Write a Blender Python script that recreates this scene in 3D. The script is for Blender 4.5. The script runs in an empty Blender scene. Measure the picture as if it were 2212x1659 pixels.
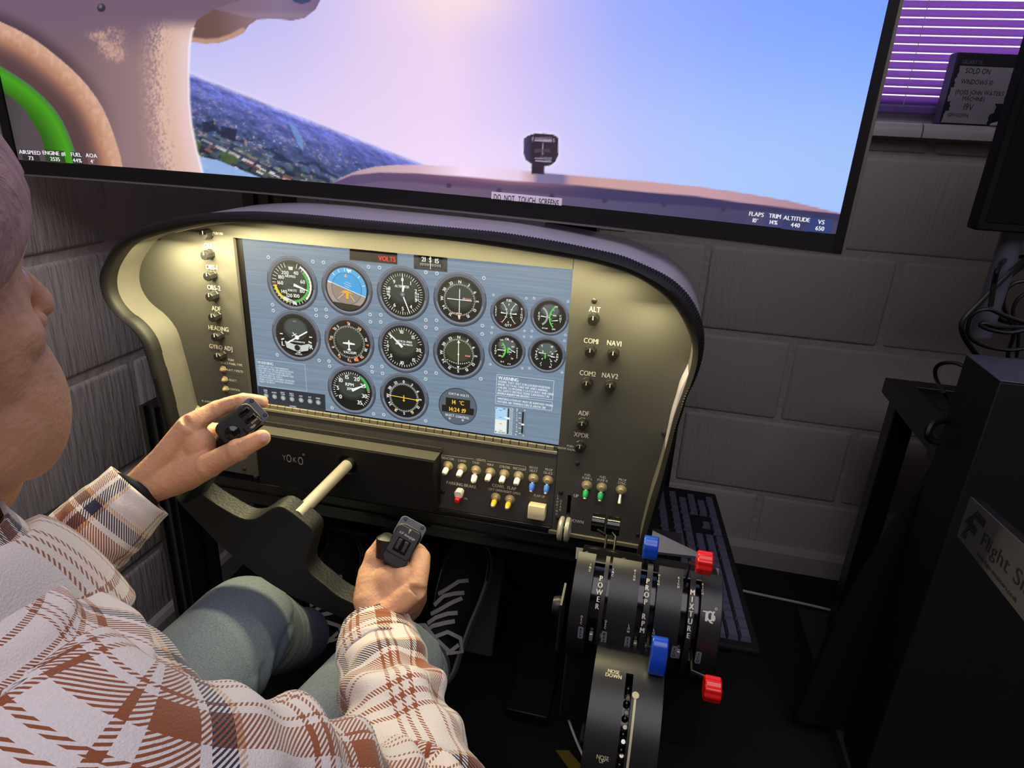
import bpy, bmesh, math, random
import numpy as np
from mathutils import Vector, Matrix
random.seed(7)
PI = math.pi
S = bpy.context.scene
COL = S.collection

# ------------------------------------------------------------------ camera, world, lights, exposure
FPX, CX, CY, EYE = 1420.0, 1106.0, 829.5, 1.18
_h = np.array([-7106., -930., FPX]); _v = np.array([-205., 3557., FPX])
_h /= np.linalg.norm(_h); _v -= _h * _v.dot(_h); _v /= np.linalg.norm(_v)
_X = -_h; _Z = -_v; _Y = np.cross(_Z, _X)
RW = np.array([_X, _Y, _Z])                      # photo ray -> room axes (x along the back wall, y into it, z up)
cam = bpy.data.cameras.new('camera'); cam.sensor_width = 36; cam.lens = FPX / 2212 * 36
cam.clip_start = 0.02
co = bpy.data.objects.new('camera', cam); COL.objects.link(co)
_m = Matrix(((RW[0][0], -RW[0][1], -RW[0][2]), (RW[1][0], -RW[1][1], -RW[1][2]), (RW[2][0], -RW[2][1], -RW[2][2]))).to_4x4()
_m.translation = (0, 0, EYE); co.matrix_world = _m
S.camera = co
S.view_settings.view_transform = 'Standard'; S.view_settings.look = 'None'
S.view_settings.gamma = 1; S.view_settings.use_curve_mapping = False
S.view_settings.exposure = 0.0
w = bpy.data.worlds.new('sky'); S.world = w; w.use_nodes = True
w.node_tree.nodes['Background'].inputs[0].default_value = (0.86, 0.83, 1.0, 1)
w.node_tree.nodes['Background'].inputs[1].default_value = 1.7

LED_RUNS = ((-.692, .998, -.648, .998), (-.642, 1.0135, -.594, 1.0135), (-.59, 1.0275, -.543, 1.0275), (-.54, 1.0342, -.44, 1.0342), (-.437, 1.036, -.334, 1.036), (-.332, 1.036, -.23, 1.036), (-.228, 1.033, -.179, 1.033), (-.177, 1.029, -.128, 1.029), (-.125, 1.0245, -.077, 1.0245), (-.073, 1.0125, -.026, 1.0125), (-.022, .979, .02, .979))
def area(name, loc, target, sx, sy, power, color):
    l = bpy.data.lights.new(name, 'AREA'); l.shape = 'RECTANGLE'; l.size = sx; l.size_y = sy
    l.energy = power; l.color = color
    o = bpy.data.objects.new(name, l); COL.objects.link(o); o.location = loc
    o.rotation_euler = (Vector(target) - Vector(loc)).to_track_quat('-Z', 'Y').to_euler()
    return o
area('ceiling_fill', (0.3, -0.35, 2.56), (0.3, -0.2, 0), 2.4, 2.0, 38, (0.96, 0.91, 1.0))  # broad soft fill added under the ceiling for even ambient light
# warm LED tape under the front lip of the panel hood, in short lengths that follow its curve
for xa, za, xb, zb in LED_RUNS: area('hood_led', ((xa + xb) / 2, 0.793, (za + zb) / 2), ((xa + xb) / 2, 0.793, 0), abs(xb - xa), 0.006, (15. if xb < -.54 else 9. if xb < -.4 else 4.9) * abs(xb - xa), (1.0, 0.87, 0.46))

# ------------------------------------------------------------------ helpers
def at(px, py, Y):
    r = RW @ np.array([px - CX, py - CY, FPX]); r = r * (Y / r[1]); return Vector((r[0], Y, r[2] + EYE))
def atz(px, py, z):
    r = RW @ np.array([px - CX, py - CY, FPX]); r = r * ((z - EYE) / r[2]); return Vector((r[0], r[1], z))
def atx(px, py, x):
    r = RW @ np.array([px - CX, py - CY, FPX]); r = r * (x / r[0]); return Vector((x, r[1], r[2] + EYE))
def atd(px, py, d):
    r = RW @ np.array([px - CX, py - CY, FPX]) * (d / FPX); return Vector((r[0], r[1], r[2] + EYE))
def lin(c):
    return tuple(((x / 255) / 12.92 if x / 255 <= .04045 else ((x / 255 + .055) / 1.055) ** 2.4) for x in c)

MATS = {}
def mat(name, rgb, rough=.6, metal=0., spec=.5, bump=None, vary=None, emit=None, coat=0., trans=0.):
    if name in MATS: return MATS[name]
    m = bpy.data.materials.new(name); m.use_nodes = True; nt = m.node_tree; p = nt.nodes['Principled BSDF']
    c = lin(rgb) + (1,)
    p.inputs['Base Color'].default_value = c; p.inputs['Roughness'].default_value = rough
    p.inputs['Metallic'].default_value = metal; p.inputs['Specular IOR Level'].default_value = spec
    p.inputs['Coat Weight'].default_value = coat
    p.inputs['Transmission Weight'].default_value = trans
    tc = nt.nodes.new('ShaderNodeNewGeometry')
    vs, va, vsc = vary or (30, .06, (1, 1, 1))
    mp = nt.nodes.new('ShaderNodeMapping'); mp.inputs['Scale'].default_value = vsc
    nt.links.new(tc.outputs['Position'], mp.inputs['Vector'])
    n = nt.nodes.new('ShaderNodeTexNoise'); n.inputs['Scale'].default_value = vs; n.inputs['Detail'].default_value = 4
    nt.links.new(mp.outputs[0], n.inputs['Vector'])
    hs = nt.nodes.new('ShaderNodeMix'); hs.data_type = 'RGBA'; hs.blend_type = 'MIX'
    a = tuple(max(0, x * (1 - va * 2)) for x in c[:3]) + (1,); b = tuple(min(1, x * (1 + va * 2)) for x in c[:3]) + (1,)
    hs.inputs[6].default_value = a; hs.inputs[7].default_value = b
    nt.links.new(n.outputs['Fac'], hs.inputs[0]); nt.links.new(hs.outputs[2], p.inputs['Base Color'])
    if bump:
        sc, st, bsc = bump
        mb = nt.nodes.new('ShaderNodeMapping'); mb.inputs['Scale'].default_value = bsc
        nt.links.new(tc.outputs['Position'], mb.inputs['Vector'])
        nb = nt.nodes.new('ShaderNodeTexNoise'); nb.inputs['Scale'].default_value = sc; nb.inputs['Detail'].default_value = 5
        nt.links.new(mb.outputs[0], nb.inputs['Vector'])
        bp = nt.nodes.new('ShaderNodeBump'); bp.inputs['Strength'].default_value = st; bp.inputs['Distance'].default_value = .01
        nt.links.new(nb.outputs['Fac'], bp.inputs['Height']); nt.links.new(bp.outputs[0], p.inputs['Normal'])
    if emit:
        p.inputs['Emission Color'].default_value = lin(emit[0]) + (1,); p.inputs['Emission Strength'].default_value = emit[1]
    MATS[name] = m; return m

def screen_mat(name, strength=1.0, brushed=False, rough=.35):
    """a lit display: the emission is the picture, stored per corner"""
    m = bpy.data.materials.new(name); m.use_nodes = True; nt = m.node_tree; p = nt.nodes['Principled BSDF']
    p.inputs['Base Color'].default_value = (.01, .01, .012, 1); p.inputs['Roughness'].default_value = rough
    p.inputs['Specular IOR Level'].default_value = .25
    a = nt.nodes.new('ShaderNodeAttribute'); a.attribute_name = 'Col'
    src = a.outputs['Color']
    if brushed:
        tc = nt.nodes.new('ShaderNodeTexCoord'); mp = nt.nodes.new('ShaderNodeMapping'); mp.inputs['Scale'].default_value = (9, 1, 380)
        n = nt.nodes.new('ShaderNodeTexNoise'); n.inputs['Scale'].default_value = 1; n.inputs['Detail'].default_value = 6
        nt.links.new(tc.outputs['Object'], mp.inputs[0]); nt.links.new(mp.outputs[0], n.inputs['Vector'])
        r = nt.nodes.new('ShaderNodeMapRange'); r.inputs[1].default_value = .3; r.inputs[2].default_value = .7; r.inputs[3].default_value = .84; r.inputs[4].default_value = 1.16
        nt.links.new(n.outputs['Fac'], r.inputs[0])
        mx = nt.nodes.new('ShaderNodeVectorMath'); mx.operation = 'SCALE'
        nt.links.new(src, mx.inputs[0]); nt.links.new(r.outputs[0], mx.inputs['Scale']); src = mx.outputs[0]
    nt.links.new(src, p.inputs['Emission Color']); p.inputs['Emission Strength'].default_value = strength
    MATS[name] = m; return m

class MB:
    def __init__(s): s.v = []; s.f = []; s.c = []; s.mi = []; s.uv = None
    def add(s, vs, fs, col=(0, 0, 0), mi=0):
        n = len(s.v); s.v.extend(tuple(p) for p in vs)
        for f in fs: s.f.append(tuple(i + n for i in f)); s.c.append(col); s.mi.append(mi)
        return s
    def box(s, a, b, mi=0, M=None):
        x0, y0, z0 = a; x1, y1, z1 = b
        vs = [Vector(p) for p in ((x0, y0, z0), (x1, y0, z0), (x1, y1, z0), (x0, y1, z0), (x0, y0, z1), (x1, y0, z1), (x1, y1, z1), (x0, y1, z1))]
        if M: vs = [M @ p for p in vs]
        return s.add(vs, [(3, 2, 1, 0), (4, 5, 6, 7), (0, 1, 5, 4), (1, 2, 6, 5), (2, 3, 7, 6), (3, 0, 4, 7)], mi=mi)
    def prism(s, pts, off, mi=0):
        """pts: 3D loop (counter-clockwise seen from the -off side), off: extrusion vector"""
        n = len(pts); off = Vector(off); pts = [Vector(p) for p in pts]
        vs = pts + [p + off for p in pts]
        return s.add(vs, [tuple(range(n))] + [tuple(range(2 * n - 1, n - 1, -1))] + [(i, i + n, (i + 1) % n + n, (i + 1) % n) for i in range(n)], mi=mi)
    def tube(s, pts, rad, n=10, cap=True, mi=0, flat=None):
        pts = [Vector(p) for p in pts]; k = len(pts)
        rad = rad if hasattr(rad, '__len__') else [rad] * k
        ts = [(pts[min(i + 1, k - 1)] - pts[max(i - 1, 0)]).normalized() for i in range(k)]
        up = Vector(flat) if flat else (Vector((0, 0, 1)) if abs(ts[0].z) < .9 else Vector((1, 0, 0)))
        vs = []; a = (up - ts[0] * up.dot(ts[0])).normalized()
        for p, t, r in zip(pts, ts, rad):
            a = (a - t * a.dot(t)).normalized(); b = t.cross(a)
            ra, rb = r if hasattr(r, '__len__') else (r, r)
            vs += [p + a * (ra * math.cos(2 * PI * j / n)) + b * (rb * math.sin(2 * PI * j / n)) for j in range(n)]
        fs = [(i * n + j, i * n + (j + 1) % n, (i + 1) * n + (j + 1) % n, (i + 1) * n + j) for i in range(k - 1) for j in range(n)]
        if cap: fs += [tuple(range(n - 1, -1, -1)), tuple(range((k - 1) * n, k * n))]
        return s.add(vs, fs, mi=mi)
    def lathe(s, o, axis, prof, n=16, mi=0, flute=0):
        """prof: (radius, height along axis)"""
        o = Vector(o); w_ = Vector(axis).normalized(); u = w_.orthogonal().normalized(); v = w_.cross(u); vs = []
        for r, h in prof:
            for j in range(n):
                q = r * (1 - flute * (j % 2)); a = 2 * PI * j / n
                vs.append(o + w_ * h + u * (q * math.cos(a)) + v * (q * math.sin(a)))
        k = len(prof)
        fs = [(i * n + j, i * n + (j + 1) % n, (i + 1) * n + (j + 1) % n, (i + 1) * n + j) for i in range(k - 1) for j in range(n)]
        fs += [tuple(range(n - 1, -1, -1)), tuple(range((k - 1) * n, k * n))]
        return s.add(vs, fs, mi=mi)
    def ball(s, c, r, nu=14, nv=9, mi=0, M=None):
        c = Vector(c); r = r if hasattr(r, '__len__') else (r, r, r); vs = []
        for i in range(nv + 1):
            t = PI * (i + .0001) / (nv + .0002)
            for j in range(nu):
                p = Vector((r[0] * math.sin(t) * math.cos(2 * PI * j / nu), r[1] * math.sin(t) * math.sin(2 * PI * j / nu), -r[2] * math.cos(t)))
                vs.append(c + (M @ p if M else p))
        fs = [(i * nu + j, i * nu + (j + 1) % nu, (i + 1) * nu + (j + 1) % nu, (i + 1) * nu + j) for i in range(nv) for j in range(nu)]
        return s.add(vs, fs, mi=mi)
    def mesh(s, name, mats, smooth=35, color=False):
        me = bpy.data.meshes.new(name); me.from_pydata(s.v, [], s.f)
        for m in (mats if isinstance(mats, (list, tuple)) else [mats]): me.materials.append(m)
        if any(s.mi): me.polygons.foreach_set('material_index', s.mi)
        if color:
            at_ = me.color_attributes.new('Col', 'FLOAT_COLOR', 'CORNER')
            arr = np.concatenate([np.tile(np.array(c + (1,), np.float32), (len(f), 1)) for c, f in zip(s.c, s.f)])
            at_.data.foreach_set('color', arr.ravel())
        if smooth is not None:
            me.polygons.foreach_set('use_smooth', [True] * len(me.polygons)); me.set_sharp_from_angle(angle=math.radians(smooth))
        me.update(); return me
    def build(s, name, mats, parent=None, smooth=35, color=False, bevel=None, label=None):
        return link(name, s.mesh(name, mats, smooth, color), parent, bevel, label)

WM = {}
def link(name, me, parent=None, bevel=None, label=None, M=None):
    """one object; its vertices (or M) are in room coordinates whatever it hangs from"""
    o = bpy.data.objects.new(name, me); COL.objects.link(o)
    M = M or Matrix(); o.matrix_basis = M; WM[o.name] = M.copy()
    if parent is not None:
        o.parent = parent; o.matrix_parent_inverse = WM[parent.name].inverted()
    if bevel:
        b = o.modifiers.new('edge', 'BEVEL'); b.width = bevel; b.segments = 2; b.limit_method = 'ANGLE'; b.angle_limit = math.radians(40)
    if label: o['label'] = label
    return o
def T(x, y=None, z=None): return Matrix.Translation((x, y, z) if y is not None else x)
def thing(name, label, cat, loc=(0, 0, 0), group=None):
    o = bpy.data.objects.new(name, None); COL.objects.link(o); o.location = loc; o.empty_display_size = .05; WM[o.name] = Matrix.Translation(loc)
    return tag(o, label, cat, group)
def tag(o, label, cat, group=None):
    o['label'] = label; o['category'] = cat
    if group: o['group'] = group
    return o
def struct(o): o['kind'] = 'structure'; return o
# ---- glyphs of the built-in font, converted once, set out by hand
GL = {}
def load_glyphs(chars):
    obs = []
    for ch in chars:
        c = bpy.data.curves.new('glyph', 'FONT'); c.body = ch; c.size = 1; c.resolution_u = 3
        o = bpy.data.objects.new('glyph', c); COL.objects.link(o); obs.append(o)
    dg = bpy.context.evaluated_depsgraph_get()
    for ch, o in zip(chars, obs):
        e = o.evaluated_get(dg); me = e.to_mesh()
        v = np.empty(len(me.vertices) * 3, np.float32); me.vertices.foreach_get('co', v); v = v.reshape(-1, 3)[:, :2]
        f = [tuple(p.vertices) for p in me.polygons]
        x0, x1 = (v[:, 0].min(), v[:, 0].max()) if len(v) else (0, .2)
        GL[ch] = (v - [x0, 0] if len(v) else v, f, float(x1 - x0)); e.to_mesh_clear()
    for o in obs:
        c = o.data; bpy.data.objects.remove(o); bpy.data.curves.remove(c)
load_glyphs("ABCDEFGHIJKLMNOPQRSTUVWXYZabcdefghijklmnopqrstuvwxyz0123456789.,:-/#%()&'")
CAPH = float(GL['H'][0][:, 1].max())
def text(mb, s, o, U, V, h, col=(1, 1, 1), mi=0, align='c', bold=0., squeeze=1., wave=0.):
    squeeze *= .80
    """flat lettering: o = baseline anchor, U/V unit vectors, h = capital height"""
    k = h / CAPH; o, U, V = Vector(o), Vector(U), Vector(V); x = 0; items = []
    for ch in s:
        if ch == ' ': x += .30; continue
        if ch == '\u00b0': items.append((x, ch)); x += .3; continue
        g = GL[ch]; items.append((x, ch)); x += g[2] + .10
    tot = (x - .10) * k * squeeze
    sx = {'c': -tot / 2, 'l': 0, 'r': -tot}[align]
    for i, (gx, ch) in enumerate(items):
        dy = wave * h * math.sin(i * 2.3)
        if ch == '\u00b0':
            c = o + U * (sx + (gx + .12) * k * squeeze) + V * (h * .85); r = h * .16
            vs = [c + (U * math.cos(a * PI / 5) + V * math.sin(a * PI / 5)) * q for q in (r, r * .6) for a in range(10)]
            mb.add(vs, [(j, (j + 1) % 10, (j + 1) % 10 + 10, j + 10) for j in range(10)], col, mi); continue
        v, f, _ = GL[ch]
        N = U.cross(V)
        for bx in ((0,) if not bold else (-bold, bold)):
            mb.add([o + U * (sx + (gx + p[0]) * k * squeeze + bx * h) + V * (p[1] * k + dy) + N * (bx * 2e-4) for p in v], f, col, mi)
    return tot
def sm(pts, n, closed=False):
    """Catmull-Rom through pts, resampled to n equal arc steps (numpy, any dimension)"""
    p = np.asarray(pts, float); q = np.vstack([2 * p[0] - p[1], p, 2 * p[-1] - p[-2]]); out = []
    for i in range(1, len(q) - 2):
        for t in np.linspace(0, 1, 24, endpoint=False):
            a, b, c, d = q[i - 1], q[i], q[i + 1], q[i + 2]
            out.append(.5 * ((2 * b) + (c - a) * t + (2 * a - 5 * b + 4 * c - d) * t * t + (3 * b - a - 3 * c + d) * t ** 3))
    out.append(p[-1]); out = np.array(out)
    L = np.r_[0, np.cumsum(np.linalg.norm(np.diff(out, axis=0), axis=1))]; tt = np.linspace(0, L[-1], n)
    return np.stack([np.interp(tt, L, out[:, k]) for k in range(out.shape[1])], 1)

# ------------------------------------------------------------------ materials
M_block = mat('painted_block', (188, 180, 175), .8, bump=(95, .5, (1.3, 1.3, .16)), vary=(5, .05, (1, 1, 1)))
M_mortar = mat('painted_mortar', (190, 182, 176), .9, bump=(60, .5, (1, 1, 1)))
M_trimpaint = mat('white_gloss_paint', (196, 192, 196), .4)
M_skirt = mat('skirting_paint', (176, 168, 164), .5)
M_carpet = mat('dark_carpet', (15, 14, 17), .95, bump=(220, .6, (1, 1, 1)))
M_plain = mat('room_paint', (165, 155, 148), .9)
M_panel = mat('panel_paint', (72, 71, 68), .62, spec=.3, bump=(900, .06, (1, 1, 1)), vary=(6, .02, (1, 1, 1)))
M_lining = mat('hood_lining', (84, 82, 78), .7, spec=.25)
M_hood = mat('hood_vinyl', (186, 178, 196), .45, spec=1., coat=.5, bump=(700, .08, (1, 1, 1)), vary=(8, .03, (1, 1, 1)))
M_rubber = mat('black_rubber', (14, 13, 14), .6, spec=.35)
M_black = mat('black_plastic', (26, 25, 25), .36, spec=.5)
M_matte = mat('black_matte', (13, 13, 15), .75, spec=.3)
M_satin = mat('black_satin_metal', (28, 27, 27), .38, spec=.5, vary=(40, .05, (1, 60, 60)))
M_gloss = mat('black_gloss', (9, 9, 10), .12, spec=.6)
M_bezel = mat('screen_bezel', (9, 8, 11), .45, spec=.4)
M_silver = mat('silver_edge', (150, 145, 145), .35, metal=.8)
M_chrome = mat('chrome', (214, 206, 186), .38, metal=.7)
M_brass = mat('dull_steel', (196, 182, 148), .32, metal=.55)
M_white = mat('white_print', (206, 203, 192), .6)
M_cream = mat('cream_plastic', (236, 222, 178), .45)
M_cap = mat('white_cap', (240, 236, 224), .4)
M_blue = mat('blue_plastic', (18, 72, 190), .28, spec=.5, coat=.4)
M_bluecap = mat('blue_cap', (60, 120, 215), .4)
M_red = mat('red_plastic', (224, 22, 24), .28, spec=.5, coat=.4)
M_green = mat('green_cap', (28, 150, 88), .4)
M_yellow = mat('yellow_cap', (246, 200, 20), .4)
M_pewter = mat('pewter', (168, 165, 152), .4, metal=.35)
M_bluegrey = mat('grey_metal', (92, 94, 108), .45, spec=.4)
M_key = mat('key_plastic', (78, 78, 96), .45)
M_card = mat('printed_card_black', (26, 24, 36), .55)
M_tape = mat('paper_tape', (150, 145, 158), .8)
M_ink = mat('black_ink', (22, 20, 26), .8)
M_cable = mat('cable_black', (14, 14, 15), .4)
M_wire = mat('cable_grey', (206, 204, 206), .5)
M_print = screen_mat('lit_print', 1.0)
M_lcd = screen_mat('lit_panel', 1.0, brushed=True)
M_tv = screen_mat('tv_picture', 1.0, rough=.3)
# ------------------------------------------------------------------ the room
YW, XL = 1.76, -1.045
XR, YR, ZC = 2.6, -2.4, 2.6
SILL = 1.222
struct(MB().box((XL - .1, YR, -.06), (XR, YW + .1, 0)).build('floor', M_carpet))
struct(MB().box((XL - .1, YR, ZC), (XR, YW + .1, ZC + .06)).build('ceiling', M_plain))
struct(MB().box((XR, YR, 0), (XR + .06, YW + .1, ZC)).build('wall_right', M_plain))
struct(MB().box((XL - .1, YR - .06, 0), (XR, YR, ZC)).build('wall_rear', M_plain))
# back wall: mortar bed with a window opening right of x = .12, blocks standing proud of it
WX0, WX1, WZ1 = .12, 1.9, 2.25
wb = MB()
wb.box((XL - .1, YW, 0), (XR, YW + .12, SILL - .03)).box((XL - .1, YW, SILL - .03), (WX0, YW + .12, ZC)).box((WX1, YW, SILL - .03), (XR, YW + .12, ZC)).box((WX0, YW, WZ1), (WX1, YW + .12, ZC))
wall_back = struct(wb.build('wall_back', M_mortar, smooth=None))
wl = MB().box((XL - .12, YR, 0), (XL, YW, ZC)); wall_left = struct(wl.build('wall_left', M_mortar, smooth=None))
def block_mesh(w_, h_, d_, seed):
    rng = random.Random(seed); bm = bmesh.new()
    bmesh.ops.create_cube(bm, size=1)
    for v in bm.verts:
        v.co.x *= w_ - rng.uniform(0, .004); v.co.z *= h_ - rng.uniform(0, .004); v.co.y *= d_
    bmesh.ops.bevel(bm, geom=[e for e in bm.edges], offset=.009, segments=3, affect='EDGES', profile=.5)
    me = bpy.data.meshes.new('brick'); bm.to_mesh(me); bm.free(); me.materials.append(M_block)
    me.polygons.foreach_set('use_smooth', [True] * len(me.polygons)); return me
BL = [block_mesh(.438, .218, .03, k) for k in range(5)]
CUT = {}
def cut_block(w_, h_=.218):
    k = (round(w_, 3), round(h_, 3))
    if k not in CUT: CUT[k] = block_mesh(k[0], k[1], .03, 9)
    return CUT[k]
courses = [(.005, .215)] + [(.232 + i * .2285 - .0, .2185) for i in range(12)]     # bed joints at .232, .459, .687, .923 ...
JOINTS = [.0, .232, .459, .687, .923, 1.152] + [1.152 + .228 * k for k in range(1, 7)]
rng = random.Random(3)
for ci in range(len(JOINTS) - 1):
    z0, z1 = JOINTS[ci] + .005, min(JOINTS[ci + 1] - .005, ZC - .002)
    if z1 - z0 < .03: continue
    cuts = []
    off = .118 + (0 if ci % 2 else -.2) - .45 * 4
    x = off
    while x < 2.4:
        a, b = max(x + .005, XL + .002), x + .445
        if b - a > .04:
            zt = z1
            if a < WX1 and b > WX0 and z1 > SILL - .03 and z0 < WZ1:
                if z0 >= SILL - .05:
                    if a < WX0 - .05: b = WX0 - .004
                    elif b > WX1 + .05: a = WX1 + .004
                    else: x += .45; continue
                else: zt = SILL - .034
            if a < 1.75 and z0 < 2.0:
                me = random.choice(BL) if abs(b - a - .44) < .003 and abs(zt - z0 - .2185) < .009 else cut_block(b - a, zt - z0)
                link('brick', me, wall_back, M=T((a + b) / 2, YW + .0095 + rng.uniform(-.0015, .0015), (z0 + zt) / 2))
        x += .45
    y = YW - .006 - (0 if ci % 2 else .225)
    if z0 < 1.6:
        while y > -.1:
            b, a = min(y - .005, YW - .006), y - .445
            me = random.choice(BL) if abs(b - a - .44) < .003 else cut_block(b - a, z1 - z0)
            link('brick', me, wall_left, M=T(XL - .0095 + rng.uniform(-.0015, .0015), (a + b) / 2, (z0 + z1) / 2) @ Matrix.Rotation(PI / 2, 4, 'Z'))
            y -= .45
# skirting boards
sk = [(0, 0), (.018, 0), (.018, .058), (.012, .07), (0, .074)]
struct(MB().prism([(XL + .0, YW - .0055 - a, b) for a, b in sk], (XR - XL, 0, 0)).build('baseboard_back', M_skirt, smooth=None))
struct(MB().prism([(XL + .0055 + a, YW - .005, b) for a, b in sk][::-1], (0, YR - YW + .006, 0)).build('baseboard_left', M_skirt, smooth=None))
# window: frame, glass, tiled sill
wf = MB()
for a, b in (((WX0, YW + .066, SILL), (WX0 + .05, YW + .118, WZ1)), ((WX1 - .05, YW + .066, SILL), (WX1, YW + .118, WZ1)), ((WX0, YW + .066, SILL), (WX1, YW + .118, SILL + .05)), ((WX0, YW + .066, WZ1 - .05), (WX1, YW + .118, WZ1)), ((1.0, YW + .066, SILL), (1.05, YW + .118, WZ1))): wf.box(a, b)
win = struct(wf.build('window_1', M_trimpaint, smooth=None, bevel=.004))
M_glass = mat('window_glass', (235, 238, 245), .03, trans=1.)
MB().box((WX0 + .05, YW + .088, SILL + .05), (1.0, YW + .093, WZ1 - .05)).build('pane', M_glass, win, smooth=None)
MB().box((1.05, YW + .088, SILL + .05), (WX1 - .05, YW + .093, WZ1 - .05)).build('pane', M_glass, win, smooth=None)
sill = struct(MB().box((WX0 - .05, YW - .03, SILL - .03), (WX1 + .05, YW + .12, SILL - .014)).build('trim_1', M_mortar, smooth=None))
x = WX0 - .04
ti = MB(); ti.prism([(0, a, b) for a, b in ((.11, 0), (-.026, 0), (-.036, -.004), (-.042, -.014), (-.042, -.03), (-.032, -.03), (-.03, -.016), (.11, -.016))][::-1], (.147, 0, 0))
tile_me = ti.mesh('tile', M_trimpaint, smooth=50)
while x < 1.8:
    link('tile', tile_me, sill, M=T(x, YW, SILL)); x += .15
# venetian blind hanging in the reveal
M_slat = mat('blind_slat', (142, 96, 205), .5)
nt = M_slat.node_tree; pb = nt.nodes['Principled BSDF']; tr = nt.nodes.new('ShaderNodeBsdfTranslucent'); mx = nt.nodes.new('ShaderNodeMixShader')
tr.inputs[0].default_value = lin((222, 172, 244)) + (1,); mx.inputs[0].default_value = .72
out = nt.nodes['Material Output']; nt.links.new(pb.outputs[0], mx.inputs[1]); nt.links.new(tr.outputs[0], mx.inputs[2]); nt.links.new(mx.outputs[0], out.inputs[0])
bz0, pitch = 1.2725, .01745
blind = thing('window_blind', 'mauve slatted blind glowing with daylight above the white sill', 'blind', (.6, YW + .03, bz0 - .03))
sl = MB(); hw, th = .0074, .0005
prof = [(-.004, -hw), (-.0012, -hw * .4), (-.0006, hw * .2), (-.002, hw)]
pts = [(0, a, b) for a, b in prof] + [(0, a + th, b) for a, b in prof[::-1]]
sl.prism(pts[::-1], (WX1 - WX0 - .02, 0, 0)); slat_me = sl.mesh('slat', M_slat, smooth=60)
k = 0
while bz0 + k * pitch < WZ1 - .05:
    link('slat', slat_me, blind, M=T(WX0 + .01, YW + .051, bz0 + k * pitch)); k += 1
MB().box((WX0 + .01, YW + .042, bz0 - .03), (WX1 - .01, YW + .06, bz0 - .012)).build('bottom_rail', mat('blind_rail', (112, 84, 160), .5), blind, bevel=.004)
MB().box((WX0 + .005, YW + .04, WZ1 - .05), (WX1 - .005, YW + .064, WZ1 - .002)).build('head_rail', M_trimpaint, blind, bevel=.004)
for xx in (.5, 1.1, 1.6): MB().tube([(xx, YW + .044, bz0 - .02), (xx, YW + .044, WZ1 - .05)], .0008, 5).build('cord', M_trimpaint, blind)

# things on the sill
def quad3(pa, pb_, pc): return pa, (pb_ - pa), (pc - pa)
bx = thing('carton', 'dark computer carton with handwritten tape labels on the window sill', 'box', tuple(at(2100, 255, YW - .005)))
YB = YW - .012
A = at(2035, 248, YB); B_ = at(2150, 256, YB); Cc = at(2183, 139, YB); D_ = at(2066, 134, YB)
wid, hei = .128, .143
ox = .5 * (A.x + D_.x) - .0; 
lean = Matrix.Translation(Vector((A.x, YB, SILL + .001))) @ Matrix.Rotation(math.radians(7), 4, 'Z')
def bp(u, v, d=0): return lean @ Vector((u, d, v))
MB().box((0, 0, 0), (wid, .034, hei), M=lean).build('card_box', M_card, bx, bevel=.002)
MB().add([bp(-.0004, .002, .002), bp(-.0004, .002, .033), bp(-.0004, hei - .002, .033), bp(-.0004, hei - .002, .002)], [(0, 1, 2, 3)]).build('side_print', mat('card_side', (92, 90, 116), .5), bx, smooth=None)
Ux = (bp(1, 0) - bp(0, 0)); Vz = Vector((0, 0, 1))
tx = MB(); text(tx, 'GIGABYTE', bp(.012, .121, -.0006), Ux, Vz, .0075, align='l', bold=.05); tx.build('box_lettering', mat('grey_print', (92, 90, 110), .6), bx, smooth=None)
rows = [(.010, .094, .11, .023, [('SOLD ON', .014, .010)]), (.008, .072, .112, .023, [('WINDOWS 10', .012, .009)]), (.003, .046, .118, .028, [('(POSS JOHN WATERS', .012, .0085), ('MACHINE)', .03, .0085)]),
        (.010, .026, .096, .021, [('19V', .03, .0125)]), (.003, .003, .096, .024, [('GPP420094', .008, .0075)])]
for i, (u, v, ww, hh, lines) in enumerate(rows):
    e = .0006 + .0002 * i; zz = []; rj = random.Random(i)
    for j in range(7): zz.append((u + ww + rj.uniform(-.003, .003), v + hh * j / 6))
    for j in range(7): zz.append((u + rj.uniform(-.002, .002), v + hh * (6 - j) / 6))
    tp = MB().prism([bp(a, b, -e) for a, b in zz], bp(0, 0, .0003) - bp(0, 0, 0)).build('tape_label', M_tape, bx, smooth=None)
    tt = MB(); yy = v + hh - .004
    for s_, dx, h_ in lines:
        text(tt, s_, bp(u + dx, yy - h_, -e - .0004), Ux, Vz, h_, align='l', wave=.06); yy -= h_ + .004
    tt.build('handwriting', M_ink, tp, smooth=None)
p0 = at(2188, 262, YW - .02)
ad = thing('power_adapter', 'small black adapter with a short lead beside the labelled carton', 'adapter', tuple(p0))
MB().box((p0.x - .012, p0.y - .02, SILL + .0005), (p0.x + .075, p0.y + .03, SILL + .062)).build('case', M_matte, ad, bevel=.005)
MB().tube([(p0.x - .01, p0.y - .005, SILL + .012), (p0.x - .03, p0.y - .012, SILL + .009), (p0.x - .042, p0.y - .004, SILL + .004), (p0.x - .03, p0.y - .028, SILL + .0035)], .0025, 8).build('lead', M_wire, ad)

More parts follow.
